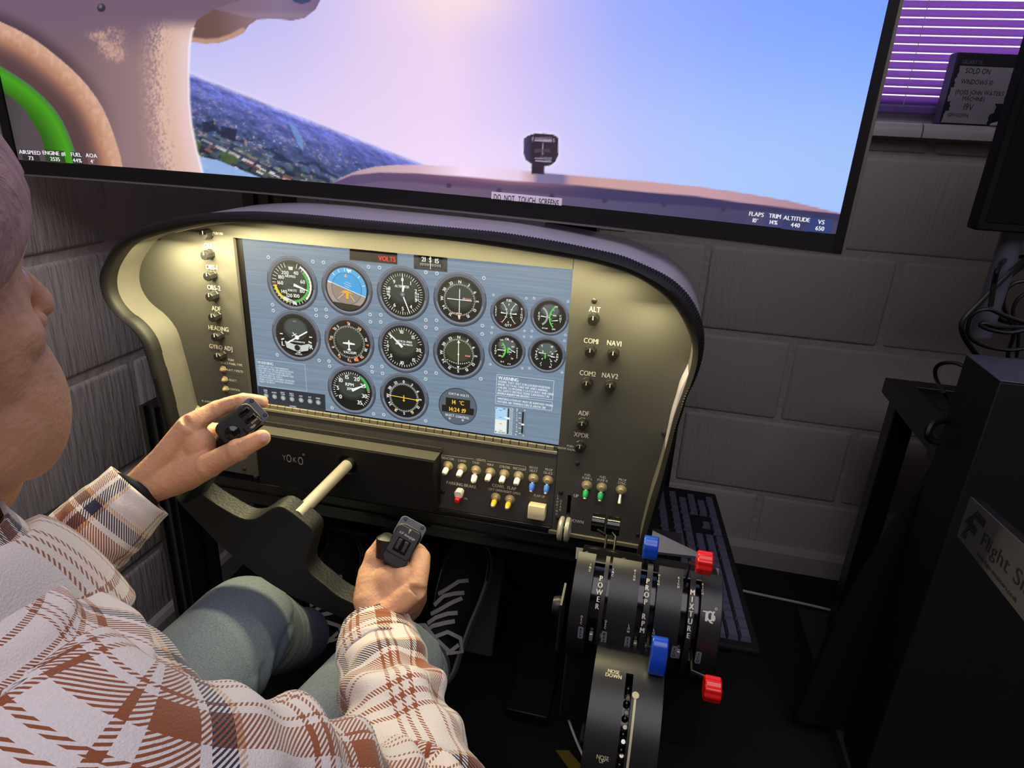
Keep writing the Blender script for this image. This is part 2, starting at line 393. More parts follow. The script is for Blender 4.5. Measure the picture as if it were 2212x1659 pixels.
# ------------------------------------------------------------------ big curved television above the panel
yl, yr, ym = .885, .81, .905
pL, pR = at(40, 345, yl), at(1805, 506, yr)
tvz0L, tvz0R = pL.z, pR.z
TVW, TVH = pR.x - pL.x, .682
def tvp(u, v, off=0.):
    """u 0..1 along the width, v metres up from the lower picture edge, off towards the viewer"""
    x = pL.x + TVW * u; yc = yl + (yr - yl) * u + 4 * u * (1 - u) * (ym - (yl + yr) / 2)
    dy = ((yr - yl) + 4 * (1 - 2 * u) * (ym - (yl + yr) / 2)) / TVW
    n = Vector((dy, -1, 0)).normalized()
    return Vector((x, yc, tvz0L + (tvz0R - tvz0L) * u + v)) + n * off
def inside(P, X, Y):
    r = np.zeros(X.shape, bool); n = len(P)
    for i in range(n):
        (x1, y1), (x2, y2) = P[i], P[(i + 1) % n]
        if y1 == y2: continue
        r ^= ((y1 > Y) != (y2 > Y)) & (X < (x2 - x1) * (Y - y1) / (y2 - y1) + x1)
    return r
def dist(P, X, Y, closed=False):
    d = np.full(X.shape, 1e9); n = len(P)
    for i in range(n if closed else n - 1):
        (x1, y1), (x2, y2) = P[i], P[(i + 1) % n]; dx, dy = x2 - x1, y2 - y1
        t = np.clip(((X - x1) * dx + (Y - y1) * dy) / (dx * dx + dy * dy + 1e-9), 0, 1)
        d = np.minimum(d, np.hypot(X - x1 - t * dx, Y - y1 - t * dy))
    return d
_rs = np.random.RandomState(5); _tab = _rs.rand(256, 256)
def vnoise(x, y):
    xi, yi = np.floor(x).astype(int), np.floor(y).astype(int); fx, fy = x - xi, y - yi
    fx, fy = fx * fx * (3 - 2 * fx), fy * fy * (3 - 2 * fy); g = lambda a, b: _tab[a & 255, b & 255]
    return (g(xi, yi) * (1 - fx) + g(xi + 1, yi) * fx) * (1 - fy) + (g(xi, yi + 1) * (1 - fx) + g(xi + 1, yi + 1) * fx) * fy
def cell(x, y): return _tab[np.floor(x).astype(int) & 255, np.floor(y).astype(int) & 255]
def sstep(a, b, x): t = np.clip((x - a) / (b - a), 0, 1); return t * t * (3 - 2 * t)
def mixc(c, k, m): return c * (1 - m[:, None]) + np.asarray(k, float) * m[:, None]
def grad(xs, cols, X): cols = np.asarray(cols, float); return np.stack([np.interp(X, xs, cols[:, k]) for k in range(3)], 1)
def tv_picture(X, Y):
    """the flight picture shown on the screen, sRGB 0..255"""
    sky0 = grad([400, 620, 820, 960, 1130, 1350, 1600, 1950], [(182, 184, 242), (196, 190, 242), (226, 204, 238), (238, 212, 236), (206, 190, 244), (158, 174, 252), (134, 166, 255), (120, 162, 255)], X)
    sky1 = grad([400, 620, 820, 980, 1200, 1400, 1600, 1850], [(226, 220, 248), (232, 214, 246), (236, 214, 246), (238, 214, 250), (212, 204, 250), (186, 200, 254), (172, 200, 254), (164, 196, 252)], X)
    c = sky0 + (sky1 - sky0) * sstep(-40, 400, Y)[:, None]
    sun = np.exp(-(((X - 990) / 130) ** 2 + ((Y + 20) / 70) ** 2)); c = mixc(c, (252, 228, 226), .8 * sun)
    c = mixc(c, (246, 222, 252), .55 * np.exp(-(((X - 1000) / 190) ** 2 + ((Y - 350) / 60) ** 2)))
    # country below, tilted horizon
    hz = 158 + (X - 410) * .3905; dep = Y - hz; g = inside([(395, 120), (930, 362), (930, 420), (395, 420)], X, Y) & (dep > 0) & (X < 935)
    u = (X - 400) * .93 + (Y - 160) * .36; v = dep
    far = grad([0, 14, 45, 100, 150, 220, 280], [(150, 150, 220), (104, 112, 196), (84, 94, 160), (70, 82, 124), (62, 74, 88), (60, 70, 72), (78, 78, 84)], v)
    per = 1 + v / 60
    n1 = vnoise(u * .035 / per ** .3, v * .16 / per ** .5); n2 = vnoise(u * .12 / per ** .4 + 40, v * .42 / per ** .6 + 9); n3 = vnoise(u * .28 / per ** .4 + 13, v * .75 / per ** .6 + 5)
    ter = far * (.62 + .34 * n1 + .28 * n2 + .22 * n3)[:, None]
    ter = mixc(ter, (186, 140, 110), .75 * sstep(.74, .86, n3) * sstep(.42, .62, n1) * sstep(14, 40, v) * sstep(160, 110, v)); ter = mixc(ter, (98, 116, 66), .6 * sstep(.55, .75, n2) * sstep(90, 140, v))
    ter = mixc(ter, (184, 190, 230), .8 * sstep(.80, .90, vnoise(u * .16 + 60, v * .6 + 3)) * sstep(.4, .55, n2) * sstep(30, 60, v))
    ter = mixc(ter, (34, 42, 66), .75 * sstep(.62, .72, vnoise(u * .06 + 9, v * .16 + 70)) * sstep(70, 100, v))
    bb = sstep(116, 146, v - (X - 420) * .02) * (X < 800); ru, rv = u * .030 + v * .012, v * .075 - u * .006; cb = cell(ru + 11, rv + 2); cb2 = cell(ru * 1.9 + 31, rv * 2.1 + 12); fx_, fy_ = ru + 11 - np.floor(ru + 11), rv + 2 - np.floor(rv + 2)
    ter = mixc(ter, (226, 212, 220), .95 * bb * (cb > .45) * ((fx_ > .12) & (fx_ < .9) & (fy_ > .2) & (fy_ < .72))); ter = mixc(ter, (150, 92, 84), .75 * bb * (cb2 > .84)); ter = mixc(ter, (32, 36, 50), .8 * bb * ((cb2 < .2) | ((fy_ > .72) & (fy_ < .86) & (cb > .45))))
    ter = mixc(ter, (70, 92, 50), .8 * bb * sstep(.66, .76, n2) * (cb < .6))
    ter = mixc(ter, (36, 42, 66), .85 * inside([(436, 262), (462, 262), (466, 283), (440, 286)], X, Y)); ter = mixc(ter, (36, 42, 66), .85 * inside([(478, 272), (512, 280), (508, 306), (476, 296)], X, Y))
    lake = inside([(430, 338), (470, 346), (560, 383), (600, 400), (430, 400)], X, Y); ter = mixc(ter, (150, 182, 232), lake * .95)
    fl = inside([(622, 262), (640, 276), (654, 300), (655, 326), (648, 318), (634, 290)], X, Y); ter = mixc(ter, (120, 160, 216), fl * .7)
    c = np.where(g[:, None], ter, c); c = mixc(c, (226, 218, 246), .5 * np.exp(-(dep / 5) ** 2) * (X < 925) * (dep < 9))
    # dashboard top, its shadowed edge and the grey panel under it
    tx_ = [720, 745, 775, 810, 860, 920, 1000, 1085, 1140, 1300, 1400, 1500, 1600, 1700, 1815, 1960]
    ty = np.interp(X, tx_, [394, 380, 368, 360, 356, 357, 358.5, 363, 370, 384, 392, 402, 416, 433, 461, 500])
    ly = np.interp(X, [720, 760, 820, 900, 1000, 1100, 1250, 1400, 1500, 1600, 1700, 1815, 1960], [394, 378, 372, 374, 381, 390, 400, 415, 423, 437, 449, 462, 500])
    py = np.interp(X, [720, 770, 830, 900, 1000, 1100, 1300, 1550, 1700, 1815, 1960], [400, 397, 391, 394, 405, 412, 431, 448, 465, 477, 500])
    d = (X > 718) & (Y > ty)
    topc = grad([720, 800, 900, 1000, 1120, 1150, 1162, 1215, 1232, 1300, 1500, 1815], [(170, 140, 160), (196, 164, 172), (214, 178, 190), (246, 222, 248), (232, 206, 232), (200, 164, 176), (128, 116, 158), (124, 112, 150), (196, 152, 158), (204, 160, 158), (200, 158, 168), (170, 130, 150)], X)
    dd = topc; m = sstep(-1, 2, Y - ly); edge = grad([720, 1000, 1100, 1300, 1815], [(92, 76, 116), (100, 72, 104), (96, 76, 106), (66, 58, 98), (58, 54, 92)], X)
    edge = mixc(edge, (168, 112, 130), .7 * np.exp(-(((X - 1080) / 150) ** 2 + ((Y - ly - 2) / 7) ** 2)))
    dd = dd * (1 - m[:, None]) + edge * m[:, None]; m2 = sstep(-2, 3, Y - py)
    low = grad([720, 1000, 1300, 1550, 1815], [(104, 88, 122), (112, 92, 116), (88, 80, 112), (74, 68, 102), (70, 66, 100)], X); dd = dd * (1 - m2[:, None]) + low * m2[:, None]
    for sx_, sy_ in ((970, 401), (1078, 411), (1192, 424), (1306, 434), (1435, 442), (1562, 452)): dd = mixc(dd, (58, 50, 80), .8 * (np.hypot((X - sx_) / 6, (Y - sy_) / 5) < 1))
    c = np.where(d[:, None], dd, c)
    # whisky compass on the dash
    cp = [(1131, 300), (1140, 293), (1152, 289), (1175, 288), (1196, 291), (1206, 297), (1206, 335), (1200, 349), (1190, 357), (1176, 360), (1176, 376), (1148, 376), (1148, 354), (1136, 346), (1131, 334)]
    dc = dist(cp, X, Y, True); inn = inside(cp, X, Y)
    c = mixc(c, (246, 240, 254), .6 * np.exp(-dc / 3) * ~inn * (Y < 368)); ccol = grad([1130, 1143, 1150, 1206], [(74, 72, 110), (60, 52, 82), (50, 38, 52), (56, 42, 58)], X)
    c = np.where(inn[:, None], ccol, c)
    for q, k, o_ in (([(1155, 296), (1192, 297), (1192, 300), (1155, 299)], (140, 128, 150), .8), ([(1155, 301), (1192, 302), (1192, 306), (1155, 305)], (196, 190, 216), .8), ([(1155, 340), (1192, 341), (1192, 344), (1155, 343)], (160, 150, 176), .8), ([(1156, 346), (1191, 347), (1191, 350), (1156, 349)], (190, 184, 210), .8),
                     ([(1171.5, 309), (1173, 309), (1173, 334), (1171.5, 334)], (210, 204, 216), .8), ([(1150, 295), (1152, 295), (1151, 306), (1149, 305)], (190, 184, 210), .8), ([(1195, 298), (1197, 299), (1198, 308), (1196, 308)], (190, 184, 210), .8), ([(1154, 322), (1188, 322), (1188, 329), (1154, 329)], (90, 74, 92), .7)):
        c = mixc(c, k, o_ * inside(q, X, Y))
    # pillar, roof lining and door trim of the aircraft
    tex = .55 * vnoise(X * .34 + Y * .10, Y * .20 - X * .12) + .45 * vnoise(X * .7 + 5, Y * .45 - X * .2 + 9); tex2 = vnoise(X * .16 + 7, Y * .10 + 3)
    roof = [(-80, -400), (720, -400), (692, 0), (682, 20), (658, 39), (631, 44.5), (591, 40.5), (557, 42), (538, 54), (527, 71), (500, 84), (473, 93), (446, 94.5), (412, 91), (409, 101), (407, 152), (408.5, 219), (413.6, 270), (424, 321), (438, 373), (440, 420), (-80, 420)]
    R_ = inside(roof, X, Y)
    edgeP = [(462, 20), (425, 44), (415, 68), (409, 101), (407, 152), (408.5, 219), (413.6, 270), (424, 321), (440, 385)]
    dE = dist(edgeP, X, Y)
    pc = grad([-50, 150, 300, 440], [(120, 98, 112), (122, 98, 104), (150, 120, 122), (176, 146, 150)], X)
    up = sstep(150, 20, Y); pc = mixc(pc, (114, 92, 112), up)
    band = sstep(118, 60, dE) * sstep(34, 74, Y); pc = mixc(pc, (226, 188, 170), .9 * band * sstep(.30, .72, tex + .42 * sstep(84, 30, dE)))
    pc = mixc(pc, (232, 206, 214), .7 * sstep(46, 4, dE) * sstep(40, 100, Y))
    sp = np.exp(-(((X - 248) / 46) ** 2 + ((Y - 98) / 42) ** 2)); sp = np.maximum(sp, .9 * np.exp(-(((X - 222) / 40) ** 2 + ((Y - 74) / 22) ** 2))) * (.55 + .9 * vnoise(X * .05 + 3, Y * .05 + 8)); pc = mixc(pc, (218, 172, 154), .75 * sstep(.30, 1.05, sp * (.25 + 1.3 * tex)))
    visor = inside([(425, 44), (462, 20), (560, 14), (600, 41), (557, 42), (538, 54), (527, 71), (500, 84), (473, 93), (446, 94.5), (412, 91), (415, 68)], X, Y)
    vc = grad([410, 470, 540], [(104, 76, 70), (112, 82, 78), (140, 112, 122)], X); vc = mixc(vc, (196, 152, 132), .9 * sstep(9, 3, dist([(412, 86), (446, 90), (473, 88), (500, 79), (524, 66)], X, Y)))
    pc = np.where(visor[:, None], vc, pc)
    lump = inside([(462, 20), (520, 0), (560, -400), (720, -400), (692, 0), (682, 20), (658, 39), (631, 44.5), (591, 40.5), (557, 42)], X, Y); lc = grad([460, 600, 690], [(126, 98, 112), (132, 112, 140), (118, 100, 130)], X)
    lc = mixc(lc, (160, 134, 152), .5 * sstep(14, 0, np.abs(Y - 34))); pc = np.where(lump[:, None], lc, pc)
    pc = mixc(pc, (62, 66, 110), 1. * (np.hypot((X - 652) / 24, (Y + 8) / 16) < 1))
    pc = mixc(pc, (44, 38, 46), .9 * (np.hypot(X - 219, Y - 17) < 9)); pc = mixc(pc, (120, 110, 120), .9 * (np.hypot(X - 217, Y - 14) < 4))
    arch = sm([(-40, 36), (0, 47), (67.5, 81), (135, 132), (186, 182), (223, 236), (250, 304), (265, 361), (270, 420)], 40).tolist()
    dA = dist(arch, X, Y); inA = inside(arch + [[-80, 420], [-80, 30]], X, Y)
    pc = mixc(pc, (70, 52, 58), .75 * sstep(34, 0, dA) * ~inA * sstep(380, 120, X + Y * .3))
    ac = grad([0, 14, 36, 52, 66, 92, 130], [(206, 164, 144), (206, 158, 132), (176, 124, 100), (120, 86, 80), (92, 66, 68), (84, 62, 62), (84, 62, 62)], dA)
    ac = mixc(ac, (226, 180, 158), .5 * sstep(.45, .7, tex2) * sstep(44, 10, dA)); pc = np.where(inA[:, None], ac, pc)
    g0 = sm([(-20, 130), (0, 142), (67, 186), (118, 236), (148.5, 290), (169, 354), (176, 400)], 30).tolist(); g1 = sm([(-20, 180), (10, 199), (51, 236), (84, 287), (101, 338), (106, 400)], 24).tolist()
    inG0 = inside(g0 + [[-60, 420], [-60, 120]], X, Y); inG1 = inside(g1 + [[-60, 420], [-60, 180]], X, Y); dG = dist(g0, X, Y)
    gc = grad([0, 5, 14, 30, 46, 62], [(70, 120, 92), (66, 138, 34), (72, 158, 26), (60, 132, 20), (46, 104, 16), (36, 84, 14)], dG)
    pc = np.where(inG0[:, None], gc, pc); pc = np.where(inG1[:, None], grad([0, 60, 120], [(64, 62, 62), (84, 72, 78), (84, 72, 80)], X), pc)
    c = np.where(R_[:, None], pc, c); c = mixc(c, (250, 240, 246), .8 * np.exp(-(np.minimum(dE, 99) / 3.0) ** 2) * (X > 405) * (Y > 60))
    return np.clip(c, 0, 255)
def s2l(c): c = c / 255.; return np.where(c <= .04045, c / 12.92, ((c + .055) / 1.055) ** 2.4)
tv = thing('curved_television', 'huge curved television showing a tilted view from a cockpit', 'television', tuple(tvp(.5, -.02)))
NU = 860; vrow = np.r_[np.linspace(0, .40, 262), np.linspace(.41, TVH, 50)]
gv = np.array([tvp(i / NU, v, .0) for v in vrow for i in range(NU + 1)])
cc = (gv - [0, 0, EYE]) @ RW; PX = cc[:, 0] / cc[:, 2] * FPX + CX; PY = cc[:, 1] / cc[:, 2] * FPX + CY
colr = 0
for jx, jy in ((-.7, -.3), (.3, -.7), (.7, .3), (-.3, .7)): colr = colr + s2l(tv_picture(PX + jx * 1.1, PY + jy * .9))
colr = (colr / 4).astype(np.float32)
nv = len(vrow); ii = (np.arange(nv - 1)[:, None] * (NU + 1) + np.arange(NU)[None]).ravel()
fc = np.stack([ii, ii + 1, ii + NU + 2, ii + NU + 1], 1)
me = bpy.data.meshes.new('picture'); me.vertices.add(len(gv)); me.vertices.foreach_set('co', gv.astype(np.float32).ravel())
me.loops.add(fc.size); me.loops.foreach_set('vertex_index', fc.ravel().astype(np.int32)); me.polygons.add(len(fc)); me.polygons.foreach_set('loop_start', np.arange(0, fc.size, 4, dtype=np.int32))
me.update(calc_edges=True); ca = me.color_attributes.new('Col', 'FLOAT_COLOR', 'POINT')
ca.data.foreach_set('color', np.c_[colr, np.ones(len(colr), np.float32)].astype(np.float32).ravel()); me.materials.append(M_tv)
screen_o = link('screen', me, tv)
def tvband(name, m, rows, n=40, us=None):
    """a bar following the curve; rows = closed section of (v, off)"""
    us = us or [i / n for i in range(n + 1)]; mb = MB(); k = len(rows); vs = [tvp(u, v, o_) for u in us for v, o_ in rows]
    fs = [(i * k + j, (i + 1) * k + j, (i + 1) * k + (j + 1) % k, i * k + (j + 1) % k) for i in range(len(us) - 1) for j in range(k)] + [tuple(range(k)), tuple(range(len(us) * k - 1, len(us) * k - k - 1, -1))]
    mb.add(vs, fs); return mb.build(name, m, tv, smooth=40)
e0, e1 = -.014 / TVW, 1 + .010 / TVW; us = [e0] + [i / 40 for i in range(41)] + [e1]
tvband('bezel', M_bezel, [(-.0205, .004), (-.0005, .002), (-.0005, -.02), (-.0205, -.02)], us=us)
tvband('bezel', M_bezel, [(TVH + .0005, .002), (TVH + .012, .004), (TVH + .012, -.02), (TVH + .0005, -.02)], us=us)
tvband('bezel', M_bezel, [(-.0205, .004), (TVH + .012, .004), (TVH + .012, -.02), (-.0205, -.02)], us=[e0, -.0006])
tvband('bezel', M_bezel, [(-.0205, .004), (TVH + .012, .004), (TVH + .012, -.02), (-.0205, -.02)], us=[1.0006, e1])
f0, f1 = e0 - .003 / TVW, e1 + .003 / TVW
tvband('metal_edge', M_silver, [(-.0235, .003), (-.0207, .003), (-.0207, -.021), (-.0235, -.021)], us=[f0] + us[1:-1] + [f1])
tvband('metal_edge', M_silver, [(-.0235, .003), (TVH + .014, .003), (TVH + .014, -.021), (-.0235, -.021)], us=[f0, e0])
tvband('metal_edge', M_silver, [(-.0235, .003), (TVH + .014, .003), (TVH + .014, -.021), (-.0235, -.021)], us=[e1, f1])
tvband('back_shell', M_black, [(-.02, -.022), (TVH + .012, -.022), (TVH - .02, -.05), (.02, -.05)], us=us)
# the notice stuck along the lower edge of the screen
def tv_uv(px, py):
    best = None
    for u in np.linspace(0, 1, 1500):
        p = tvp(u, 0); q = at(px, py, p.y)
        e = abs(q.x - p.x)
        if best is None or e < best[0]: best = (e, u, q.z - p.z)
    return best[1], best[2]
u0, v0 = tv_uv(1063, 431); u1, v1 = tv_uv(1214, 441); vt = tv_uv(1063, 418)[1]
M_tapew = mat('label_tape', (236, 226, 236), .8); _n = M_tapew.node_tree; _p = _n.nodes['Principled BSDF']; _t = _n.nodes.new('ShaderNodeBsdfTranslucent'); _t.inputs[0].default_value = (.95, .93, .95, 1); _a = _n.nodes.new('ShaderNodeAddShader')
_n.links.new(_p.outputs[0], _a.inputs[0]); _n.links.new(_t.outputs[0], _a.inputs[1]); _n.links.new(_a.outputs[0], _n.nodes['Material Output'].inputs[0])
nz = MB().add([tvp(u0, -.0006, .0025), tvp(u1, -.0006, .0025), tvp(u1, .0088, .0025), tvp(u0, .0088, .0025)], [(0, 1, 2, 3)]).build('notice_strip', M_tapew, tv, smooth=None)
tt = MB(); ua = (tvp(u1, 0) - tvp(u0, 0)).normalized(); text(tt, 'DO  NOT  TOUCH  SCREENS', tvp((u0 + u1) / 2, -.0014, .0034), ua, (tvp(.5, .1) - tvp(.5, 0)).normalized(), .0074, squeeze=.80); tt.build('notice_lettering', M_ink, nz, smooth=None)
# read-outs shown in the picture's corners
def hudbox(px, py, w_, h_, a, b, bg):
    hud = MB()
    u, v = tv_uv(px, py); u = float(u); c = tvp(u, v, .0012); U = (tvp(u + .005, v) - tvp(u - .005, v)).normalized(); V = Vector((0, 0, 1)); N = U.cross(V)
    k = .63 / 1000 * (tvp(u, v).y / .88) * 1.03
    hw, hh = w_ * k / 2, h_ * k / 2
    hud.add([c + U * x_ + V * y_ for x_, y_ in ((-hw, -hh), (hw, -hh), (hw, hh), (-hw, hh))], [(0, 1, 2, 3)], tuple(s2l(np.array(bg, float))))
    wt = (.82, .78, .84)
    q = 1. if px < 900 else .82
    for s_, dy in ((a, .002 * q), (b, -.0066 * q)): text(hud, s_, c + N * .0006 + V * dy, U, V, .0056 * q, wt, bold=.05, squeeze=1.28 if px < 900 else 1.12)
    hud.build('flight_readout', M_print, screen_o, smooth=None, color=True)
hudbox(68, 336, 44, 26, 'AIRSPEED', '73', (46, 40, 48)); hudbox(120, 338, 50, 28, 'ENGINE #1', '2535', (40, 66, 30)); hudbox(168, 341, 26, 26, 'FUEL', '44%', (52, 54, 46)); hudbox(200, 343, 24, 26, 'AOA', '4\u00b0', (112, 84, 80))
hudbox(1633, 470, 36, 26, 'FLAPS', '10\u00b0', (74, 70, 104)); hudbox(1672, 474, 32, 26, 'TRIM', '14%', (64, 68, 112)); hudbox(1720, 480, 48, 30, 'ALTITUDE', '440', (58, 62, 104)); hudbox(1772, 487, 40, 26, 'VS', '650', (50, 66, 118))
# its stand: two slotted uprights with feet
st = thing('television_stand', 'black slotted metal uprights carrying the curved television', 'stand', (-.5, 1.2, 0))
def extrusion(mb, a, b, w_, d_):
    """square slotted aluminium profile from a to b (vertical)"""
    x, y, z0 = a; z1 = b
    g = .008; pr = []
    for s_ in range(2):
        pass
    P = [(-w_ / 2, -d_ / 2), (-g - w_ / 8, -d_ / 2), (-g - w_ / 8, -d_ / 2 + .008), (g - w_ / 8, -d_ / 2 + .008), (g - w_ / 8, -d_ / 2), (w_ / 8 + .002, -d_ / 2), (w_ / 8 + .002, -d_ / 2 + .008), (w_ / 8 + .018, -d_ / 2 + .008), (w_ / 8 + .018, -d_ / 2), (w_ / 2, -d_ / 2), (w_ / 2, d_ / 2), (-w_ / 2, d_ / 2)]
    mb.prism([(x + p[0], y + p[1], z0) for p in P][::-1], (0, 0, z1 - z0)); return mb
for nm, pa, pb_ in (('upright', 512, 599), ('upright', 1165, 1304)):
    a, b = at(pa, 425, 1.1), at(pb_, 425 if pa < 600 else 485, 1.1); w_ = b.x - a.x
    extrusion(MB(), ((a.x + b.x) / 2, 1.14, .03), 1.6, min(w_, .085), .05).build(nm, M_satin, st, smooth=None)
    xm = (a.x + b.x) / 2; MB().box((xm - .045, 1.02, 0), (xm + .045, 1.40, .03)).build('foot', M_satin, st, bevel=.003)
    MB().box((xm - .03, .945, 1.35), (xm + .03, 1.116, 1.43)).build('mount_arm', M_satin, st, bevel=.003)
# ------------------------------------------------------------------ instrument panel
YP, YF, YBK = .83, .77, .94
ip = thing('instrument_panel', 'grey aircraft instrument panel under a padded hood with a lit gauge screen', 'instrument panel', (-.4, YP, .62))
O_px = [(385, 1060), (372, 1010), (358, 956), (345, 895), (330, 839), (314, 780), (303, 747), (291, 724), (267, 700), (243, 679), (223, 651), (214, 626), (211, 595), (220, 570), (235, 542), (253, 522), (278, 504), (316, 488), (380, 471), (446, 463.5), (528, 461), (596, 464), (663, 469), (760, 478.5), (835, 485), (971, 497), (1080, 508), (1188, 525.5), (1256, 539), (1335, 557), (1386, 577), (1438, 602), (1470, 626), (1496, 657), (1514, 695), (1521, 730), (1517, 776), (1503, 821), (1484, 860), (1474, 895), (1463, 930), (1453, 975), (1439, 1031), (1421, 1104), (1407, 1146), (1400, 1172)]
I_px = [(405, 1045), (392, 985), (378, 933), (371, 910), (360, 867), (347, 819), (334, 776), (325, 743), (314, 720), (296, 700), (273, 687), (248, 661), (235, 633), (233, 608), (238, 583), (251, 560), (268, 537), (291, 522), (334, 509), (380, 498), (446, 486), (560, 484), (700, 497), (890, 513), (1025, 528), (1161, 548.5), (1266, 566), (1317, 580), (1369, 597.5), (1420, 625), (1460, 655), (1481, 685), (1493, 713), (1495, 744), (1489, 776), (1479, 807), (1465, 846), (1454, 877), (1446, 912), (1437, 944), (1425, 989), (1407, 1045), (1390, 1111), (1379, 1153), (1376, 1166)]
xz = lambda L, f=(lambda a, b: YF): [(p.x, p.z) for p in (at(a, b, f(a, b)) for a, b in L)]
yin = lambda a, b: YF if a < 1200 else YF + (YP - YF) * min(1, max(0, (b - 612) / 90))
NC = 420
OC = sm(xz(O_px), NC)
# match each outer sample with the inner contour, keeping the order of both
I2 = sm(xz(I_px, yin), 1600); IC = []; j0 = 0
for i, p in enumerate(OC):
    lo = j0; hi = min(1600, j0 + 60); d = np.hypot(*(I2[lo:hi] - p).T) + .02 * np.abs(np.arange(lo, hi) / 1599 - i / (NC - 1)) ; j0 = lo + int(np.argmin(d)); IC.append(I2[j0])
IC[-1] = I2[-1]; IC = np.array(IC); kk = np.ones(9) / 9
ICs = np.stack([np.convolve(np.pad(IC[:, k], 4, 'edge'), kk, 'valid') for k in range(2)], 1); ICs[0], ICs[-1] = IC[0], IC[-1]; IC = ICs
def loft(rows, name, m, parent, close=True, smooth=50, label=None):
    """rows: per contour sample a list of 3D points"""
    mb = MB(); k = len(rows[0]); vs = [p for r in rows for p in r]
    fs = [(i * k + j, (i + 1) * k + j, (i + 1) * k + (j + 1) % k, i * k + (j + 1) % k) for i in range(len(rows) - 1) for j in range(k if close else k - 1)]
    if close: fs += [tuple(range(k)), tuple(range(len(rows) * k - 1, len(rows) * k - k - 1, -1))]
    mb.add(vs, fs); return mb.build(name, m, parent, smooth=smooth, label=label)
# ribbed rubber lip
rows = []
for i in range(NC * 2 - 1):
    f = i / 2; a = int(f); t = f - a; b = min(a + 1, NC - 1); o = OC[a] * (1 - t) + OC[b] * t; n_ = IC[a] * (1 - t) + IC[b] * t; d = (o - n_); L = np.hypot(*d); d = d / L
    o = o + d * (.0008 if i % 2 else -.0006); mid = (o + n_) / 2
    rows.append([(o[0], .790, o[1]), (o[0], .775, o[1]), (o[0] - d[0] * .004, .7695, o[1] - d[1] * .004), (mid[0], .767, mid[1]), (n_[0] + d[0] * .003, .7695, n_[1] + d[1] * .003), (n_[0], .775, n_[1]), (n_[0], .788, n_[1]), (mid[0], .792, mid[1])])
loft(rows, 'edge_trim', M_rubber, ip)
# padded hood shell and its painted inside
rows = []; rows2 = []
for i in range(0, NC, 2):
    o, n_ = OC[i], IC[i]; d = (o - n_); d = d / np.hypot(*d); p = o - d * .0008; q = o - d * .008; s_ = n_ - d * .0; s2 = n_ + d * .003
    rows.append([(p[0], y, p[1]) for y in (.788, .83, .88, .925)] + [(p[0] - d[0] * .003, .937, p[1] - d[1] * .003), (q[0], .94, q[1]), (q[0], .79, q[1])])
    rows2.append([(s_[0], .787, s_[1]), (s_[0], .8305, s_[1]), (s2[0], .8305, s2[1]), (s2[0], .787, s2[1])])
loft(rows, 'glareshield', M_hood, ip); loft(rows2, 'hood_lining', M_lining, ip)
ts = [i for i in range(NC) if IC[i][1] > .90]
MB().tube([(IC[i][0] * .994 - .002, .795, IC[i][1] - .0008) for i in ts if -.66 < IC[i][0] < .0][::5], .0008, 6).build('led_tape', M_white, ip, smooth=None)
MB().prism([(p[0], .838, p[1]) for p in (OC[::4] - (OC - IC)[::4] * .45)], (0, .006, 0)).build('back_plate', M_matte, ip, smooth=None)
# face plates: the inner outline, cut for the screen, the yoke box and the gear slot
def plate(name, loop, holes, y0, y1, m):
    base = MB().prism([(x, y0, z) for x, z in loop], (0, y1 - y0, 0)).mesh(name, m, None)
    o = bpy.data.objects.new(name, base); COL.objects.link(o); cs = []
    for h in holes:
        c = bpy.data.objects.new('cutter', MB().prism([(x, y0 - .02, z) for x, z in h], (0, y1 - y0 + .04, 0)).mesh('cutter', m, None)); COL.objects.link(c); cs.append(c)
        for q in (c, o):
            b = bmesh.new(); b.from_mesh(q.data); bmesh.ops.recalc_face_normals(b, faces=b.faces); b.to_mesh(q.data); b.free()
        md = o.modifiers.new('cut', 'BOOLEAN'); md.object = c; md.solver = 'EXACT'; md.operation = 'DIFFERENCE'
    me = bpy.data.meshes.new_from_object(o.evaluated_get(bpy.context.evaluated_depsgraph_get()))
    bpy.data.objects.remove(o)
    for c in cs: bpy.data.objects.remove(c)
    me.name = name; return link(name, me, ip)
pz = lambda px, py: (lambda p: (p.x, p.z))(at(px, py, YP))
def ip_contour(sel): return [tuple(p) for p in IC[::3] if sel(p)]
S_TL, S_TR, S_BR, S_BL = pz(499, 513), pz(1239, 579), pz(1205, 966), pz(541, 864)
sx0, sx1, sz1, sz0 = (S_TL[0] + S_BL[0]) / 2, (S_TR[0] + S_BR[0]) / 2, (S_TL[1] + S_TR[1]) / 2 - .001, pz(1205, 981)[1]
xr = sx1                                           # the right-hand plate starts at the screen's edge
zb_mid = pz(1203, 1140)[1]; zb_r = pz(1250, 1152)[1]
bx0, bx1, bz1_, bz0_ = pz(556, 1000)[0], pz(944, 1000)[0], pz(700, 944)[1] + .004, zb_mid
pts = [tuple(p) for p in IC[::3]]
left_pts = [p for p in pts if p[0] < xr - .0004]
i0 = next(i for i, p in enumerate(pts) if p[1] > zb_mid + .004)
left_loop = [p for p in pts[i0:] if p[0] < xr - .0005 and p[1] > .8 or (p[0] < -.5)]
top_end = left_loop[-1]
left_loop = left_loop + [(xr - .0005, top_end[1] - .001), (xr - .0005, zb_mid), (left_loop[0][0], zb_mid)]
right_loop = [(xr + .0003, top_end[1] - .002)] + [p for p in pts if p[0] > xr + .001 and p[1] > zb_r + .001] 
right_loop = right_loop + [(right_loop[-1][0], zb_r), (xr + .0003, zb_r)]
def rect(x0, x1, z0, z1): return [(x0, z0), (x1, z0), (x1, z1), (x0, z1)]
